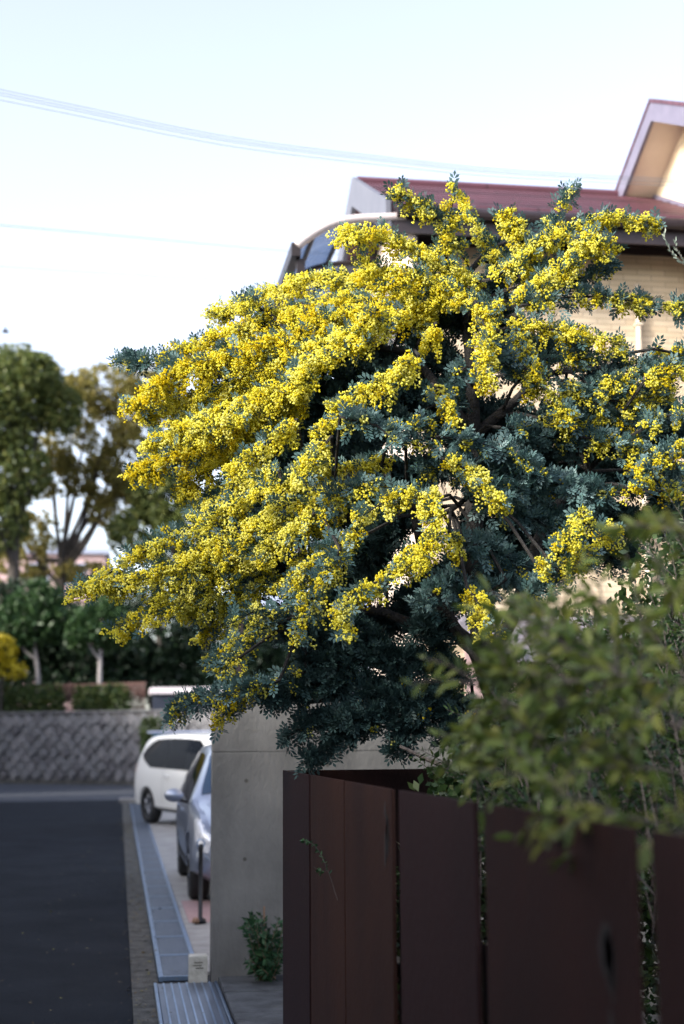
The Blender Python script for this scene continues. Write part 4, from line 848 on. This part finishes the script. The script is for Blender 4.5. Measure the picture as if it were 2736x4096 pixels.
# ================================================================== SHRUBS BEHIND THE FENCE
leaf_meshes = {}
def leaf_mesh(m, k):
    key = (m.name, k)
    if key not in leaf_meshes:
        v = LEAF_V.copy(); v[:, 0] *= (.8, 1.0, 1.2)[k % 3]; v[:, 2] *= (1, 1.8, .4)[k % 3]
        me = bpy.data.meshes.new('leaf'); me.from_pydata([tuple(p) for p in v], [], [tuple(int(i) for i in t) for t in LEAF_T]); me.materials.append(m)
        a = me.attributes.new('rnd', 'FLOAT', 'POINT'); a.data.foreach_set('value', np.full(len(v), (.2, .4, .55, .7, .9, .99)[k % 6], np.float32)); me.update(); leaf_meshes[key] = me
    return leaf_meshes[key]
def leafy_twigs(root, base, twigs, lm, bm_, size, step, single=0, r=.006, spread=.8, droop=.2):
    """twigs: 3-D polylines; leaves alternate along them. The first `single` leaves are objects of their own, the rest one mesh"""
    P, Dv, S = [], [], []
    for tw_ in twigs:
        c = catmull(tw_, 8); b = MB(); b.tube([p-base for p in c], np.linspace(r, r*.3, len(c)), 5); b.build('twig', bm_, root)
        seg = np.linalg.norm(np.diff(c, axis=0), axis=1); s = np.concatenate([[0], np.cumsum(seg)]); n = int(s[-1]/step)
        for k in range(n):
            u = s[-1]*(k+random.random())/n
            if u < .12*s[-1]: continue
            p = np.array([np.interp(u, s, c[:, j]) for j in range(3)]); q = np.array([np.interp(min(u+.01, s[-1]), s, c[:, j]) for j in range(3)])-p
            t = q/(np.linalg.norm(q)+1e-9); pr = rng.normal(size=3); pr -= t*(pr@t); pr /= np.linalg.norm(pr)
            d = t*.7+pr*spread+np.array((0, 0, -droop)); P.append(p); Dv.append(d/np.linalg.norm(d)); S.append(size*random.uniform(.6, 1.2))
    P, Dv, S = np.array(P), np.array(Dv), np.array(S); Mx = frames(Dv, rng.normal(size=len(P))*.9)
    order = np.argsort(P[:, 1]) if single else np.arange(len(P)); pick = order[:single]; rest = order[single:]
    for i in pick:
        o = link(bpy.data.objects.new('leaf', leaf_mesh(lm, random.randrange(6))), root)
        M4 = np.eye(4); M4[:3, :3] = Mx[i]*S[i]; M4[:3, 3] = P[i]-base; o.matrix_local = Matrix(M4.tolist())
    if len(rest):
        v, f = scatter(LEAF_V, LEAF_T, P[rest]-base, Mx[rest], S[rest])
        t = bulk('foliage', v, f, np.repeat(np.clip(rng.normal(.45, .25, len(rest)), 0, 1), len(LEAF_V)), lm, root); t['kind'] = 'stuff'
def spray(pts, Ys, n, jitter, length, up=.3):
    """n side twigs off a guide drawn in photo pixels"""
    c = catmull([onY(x, y, Y) for (x, y), Y in zip(pts, Ys)], 8); out_ = [c[::4] if len(c) > 8 else c]
    for k in range(n):
        i = random.randrange(2, len(c)-1); t = norm(c[i]-c[i-1]); d = t*.8+rng.normal(size=3)*jitter+np.array((0, 0, up)); d = d/np.linalg.norm(d); L = length*random.uniform(.5, 1.2)
        out_.append([c[i], c[i]+d*L*.5, c[i]+d*L+np.array((0, 0, -.12*L))])
    return out_
# near shrub, out of focus, leaning over the fence
nbp_ = np.array((1.75, 2.6, .03)); ns = empty('overhanging_shrub', nbp_, 'yellow green leafy shrub leaning over the steel fence', 'shrub')
tw1 = []
for pts, Ys, n, L in (([(2900, 3330), (2700, 3305), (2500, 3265), (2290, 3195), (2100, 3080)], (2.5, 2.5, 2.55, 2.6, 2.7), 16, .22),
                      ([(2900, 2740), (2700, 2712), (2540, 2720), (2400, 2650), (2230, 2560), (2120, 2480)], (2.6, 2.6, 2.65, 2.75, 2.9, 3.0), 20, .22),
                      ([(2500, 2740), (2300, 2560), (2190, 2450), (2070, 2400)], (2.9, 3.0, 3.1, 3.2), 12, .18), ([(2900, 2520), (2750, 2400), (2620, 2320)], (2.7, 2.8, 2.9), 8, .16),
                      ([(2700, 2900), (2450, 2850), (2200, 2800), (2000, 2700)], (2.7, 2.8, 2.85, 2.9), 16, .2), ([(2800, 3100), (2500, 3050), (2200, 2960), (1960, 2960)], (2.7, 2.8, 2.9, 3.0), 16, .2),
                      ([(2500, 2950), (2250, 2880), (2020, 2830), (1860, 2850)], (3.0, 3.1, 3.2, 3.3), 14, .17), ([(2400, 3150), (2200, 3060), (2020, 3010), (1900, 3030)], (3.1, 3.1, 3.2, 3.3), 12, .16), ([(2736, 2900), (2600, 2800), (2450, 2700), (2300, 2620)], (3.0, 3.0, 3.1, 3.1), 14, .17),
                      ([(2400, 2740), (2150, 2700), (1980, 2700), (1890, 2740)], (2.7, 2.8, 2.9, 3.0), 10, .16), ([(2900, 2250), (2750, 2150), (2600, 2080)], (2.5, 2.6, 2.7), 8, .18),
                      ([(2700, 2650), (2600, 2520), (2450, 2440), (2300, 2400)], (2.8, 2.9, 3.0, 3.0), 10, .17)):
    tw1 += spray(pts, Ys, int(n*1.15), .5, L*.95, .12)
for q in ([(2.2, 2.6, .03), (1.95, 2.55, .9), onY(2900, 3330, 2.5)], [(2.2, 2.6, .03), (2.1, 2.5, 1.2), onY(2900, 2740, 2.4)], [(2.2, 2.7, .03), (2.0, 2.7, 1.1), onY(2700, 2900, 2.7)]):
    c = catmull(q, 6); MB().tube([p-nbp_ for p in c], np.linspace(.018, .009, len(c)), 7).build('stem', bark_grey, ns, True)
leafy_twigs(ns, nbp_, tw1, shrub_m, bark_grey, .046, .013, single=280, r=.0026, spread=.7)
# privet behind it
pvb = np.array((2.3, 4.6, .03)); pv = empty('privet_shrub', pvb, 'dense dark green privet shrub between the fence and the mimosa trunk', 'shrub')
tw2 = []
for k in range(300):
    px = random.uniform(1830, 2850); lo_y = 2450+max(0, (2150-px))*.9; py = random.uniform(min(lo_y, 3150), 3330); Y = random.uniform(4.2, 5.9)
    e = onY(px, py, Y); b_ = e+np.array((random.uniform(.05, .35), random.uniform(-.1, .2), -random.uniform(.25, .5)))
    tw2.append([b_, (b_+e)/2+(.03, 0, .03), e])
for k in range(34):
    px = random.uniform(1640, 2100); py = random.uniform(2820, 3120); Y = random.uniform(5.6, 6.4); e = onY(px, py, Y); b_ = e+np.array((random.uniform(.1, .4), 0, -random.uniform(.1, .3))); tw2.append([b_, (b_+e)/2+(0, 0, .03), e])
for k in range(130):
    px = random.uniform(2150, 2850); py = random.uniform(1950, 2650); Y = random.uniform(5.0, 6.0)
    if py < 2400 and px < 2540: continue
    e = onY(px, py, Y); b_ = e+np.array((random.uniform(.05, .3), 0, -random.uniform(.3, .5))); tw2.append([b_, (b_+e)/2+(.03, 0, .03), e])
leafy_twigs(pv, pvb, tw2, privet_m, bark_grey, .036, .0085, single=0, r=.004, spread=.8)
for q in ([(2.3, 4.6, .03), (2.1, 4.7, .8), onY(2300, 2900, 5)], [(2.4, 4.8, .03), (2.2, 5, .9), onY(2500, 2700, 5.2)], [(2.3, 5.4, .03), onY(2000, 3120, 5.9), onY(1780, 3065, 6.0), onY(1600, 2985, 6.1)], [(2.5, 5, .03), (2.45, 5.3, 1.2), onY(2600, 2200, 5.5)]):
    c = catmull(q, 6); MB().tube([p-pvb for p in c], np.linspace(.02, .007, len(c)), 7).build('stem', bark_grey, pv, True)
mb_ = [(*(onY(x, y, 5.9)-pvb), .42, .35, .40) for x, y in ((2150, 3150), (2400, 2950), (2650, 2900), (2720, 2750), (2400, 3200), (2700, 3200), (2000, 3250), (2430, 2900), (2250, 3000), (1950, 3500), (2250, 3500), (2600, 3500), (1850, 3800), (2200, 3850), (2600, 3800), (2000, 4100), (2780, 2450))]
leaf_mass('inner_foliage', 36000, mb_, .045, privet_m, pv, .1)
# olive sprig at the right edge
ol = empty('olive_branch', onY(2760, 1100, 5.2), 'pale grey green olive sprig against the beige tiled wall', 'branch'); ob = onY(2760, 1100, 5.2)
leafy_twigs(ol, ob, [[onY(2800, 1130, 5.2), onY(2740, 1060, 5.2), onY(2680, 1000, 5.2), onY(2655, 930, 5.2)], [onY(2760, 1090, 5.2), onY(2710, 1000, 5.2), onY(2700, 970, 5.2)]], olive_m, bark_grey, .024, .007, single=24, r=.0022, spread=.4, droop=0)
# weed in front of the concrete wall
wb = np.array(onZ(1040, 3880, .05)); wb[1] = 9.9; wd = empty('weed_plant', (wb[0], 9.9, .05), 'bushy green weed growing at the foot of the concrete wall', 'plant'); wb = np.array((wb[0], 9.9, .05))
tw3 = []
for k in range(60):
    e = onY(random.uniform(978, 1135), random.uniform(3650, 3865), random.uniform(9.7, 10.05)); tw3.append([wb+rng.normal(size=3)*(.03, .02, 0), (wb+e)/2+rng.normal(size=3)*.02, e])
leafy_twigs(wd, wb, tw3, weed_m, stake_m, .06, .013, single=0, r=.003, spread=.9, droop=.25)
st = empty('plant_stake', onY(1056, 3870, 9.95), 'thin brown stake standing in the weed', 'stake'); h = onY(1056, 3625, 9.95)[2]-st.location.z
MB().tube([(0, 0, 0), (.003, 0, h*.5), (0, 0, h)], .006, 7).build('cane', stake_m, st)
# sprig through the fence gaps
sg = empty('fence_sprig', onY(1250, 3560, 6.2), 'fine green sprig hanging in front of the rusty fence panels', 'branch'); sb = onY(1250, 3560, 6.2)
leafy_twigs(sg, sb, [[onX(1350, 3600, .82), onX(1310, 3480, .80), onX(1265, 3390, .80), onX(1210, 3360, .81)], [onX(1310, 3480, .80), onX(1290, 3490, .79), onX(1262, 3475, .79)]], weed_m, bark_grey, .022, .014, single=30, r=.0012, spread=.6, droop=.1)
# fallen leaves in the gutter
nl = 900; fx = np.where(rng.random(nl) < .75, rng.normal(.19, .07, nl), rng.uniform(-.8, .9, nl)); fy = rng.uniform(7.5, 30, nl)
fpz = np.where((fx > .118) & (fx < .30), .010, np.where(fx < .118, .006, .032)); keep = (fx < .60)
v, f = scatter(CLUMP_V, CLUMP_F, np.stack([fx, fy, fpz], 1)[keep], frames(np.stack([rng.normal(size=nl), rng.normal(size=nl), rng.normal(size=nl)*.12], 1)[keep], rng.normal(size=nl)[keep]*.25), rng.uniform(.012, .04, nl)[keep])
litter_m = leafmat('leaf_litter', [(.03, .022, .012), (.10, .07, .03), (.20, .15, .08), (.16, .15, .03)], .8, 0)
fl = bulk('fallen_leaves', v, f, np.repeat(rng.random(keep.sum()), 4), litter_m); tag(fl, 'scattered brown fallen leaves along the mossy gutter strip', 'leaves', kind='stuff')
# ================================================================== WIRES, BIRD
def wire(px, Y0, Y1, label, r=.0026, grp='overhead wires'):
    n = len(px); P = [onY(x, y, Y0+(Y1-Y0)*i/(n-1)) for i, (x, y) in enumerate(px)]
    P = [P[0]*2-P[1]]+P+[P[-1]*2-P[-2]]; base = P[0]
    o = MB().tube([p-base for p in catmull(P, 6)], r, 6).build('overhead_wire', wire_m); o.location = base; tag(o, label, 'wire', grp)
top = [(0, 205), (200, 247), (400, 290), (600, 325), (900, 362), (1150, 388), (1568, 412)]
for dy, lab in ((0, 'uppermost thin overhead wire of the bundle crossing the sky'), (7, 'second thin overhead wire down in the bundle'), (13, 'third thin overhead wire down in the bundle'), (24, 'lowest thin overhead wire of the bundle, a little apart')):
    wire([(x*1.745, (y+dy*(1-.35*x/1568))*1.745) for x, y in top], 12.3, 12.3, lab)
wire([(x*1.745, y*1.745) for x, y in ((0, 516), (300, 543), (640, 574), (900, 590))], 20, 24, 'single overhead wire running down to the terrace canopy', .005)
wire([(x*1.745, y*1.745) for x, y in ((0, 611), (300, 630), (640, 648), (900, 660))], 26, 30, 'faint single overhead wire just above the tree tops', .004)
bp_ = onY(22, 1327, 30); bd_ = empty('bird', bp_, 'tiny dark bird flying above the tall trees', 'bird')
MB().lathe([(.001, -.09), (.025, -.05), (.035, 0), (.025, .05), (.001, .1)], 8, 'X').build('body', bird_m, bd_, True)
for s in (-1, 1): MB().add([(-.03, 0, .01), (.04, 0, .01), (.02, s*.12, .06), (-.02, s*.13, .055)], [(0, 1, 2, 3)]).build('wing', bird_m, bd_)
print('balls', BALLS[0], 'fronds', FRONDS[0], 'tris', sum(len(o.data.loop_triangles) if not o.data.calc_loop_triangles() else 0 for o in bpy.data.objects if o.type == 'MESH'))
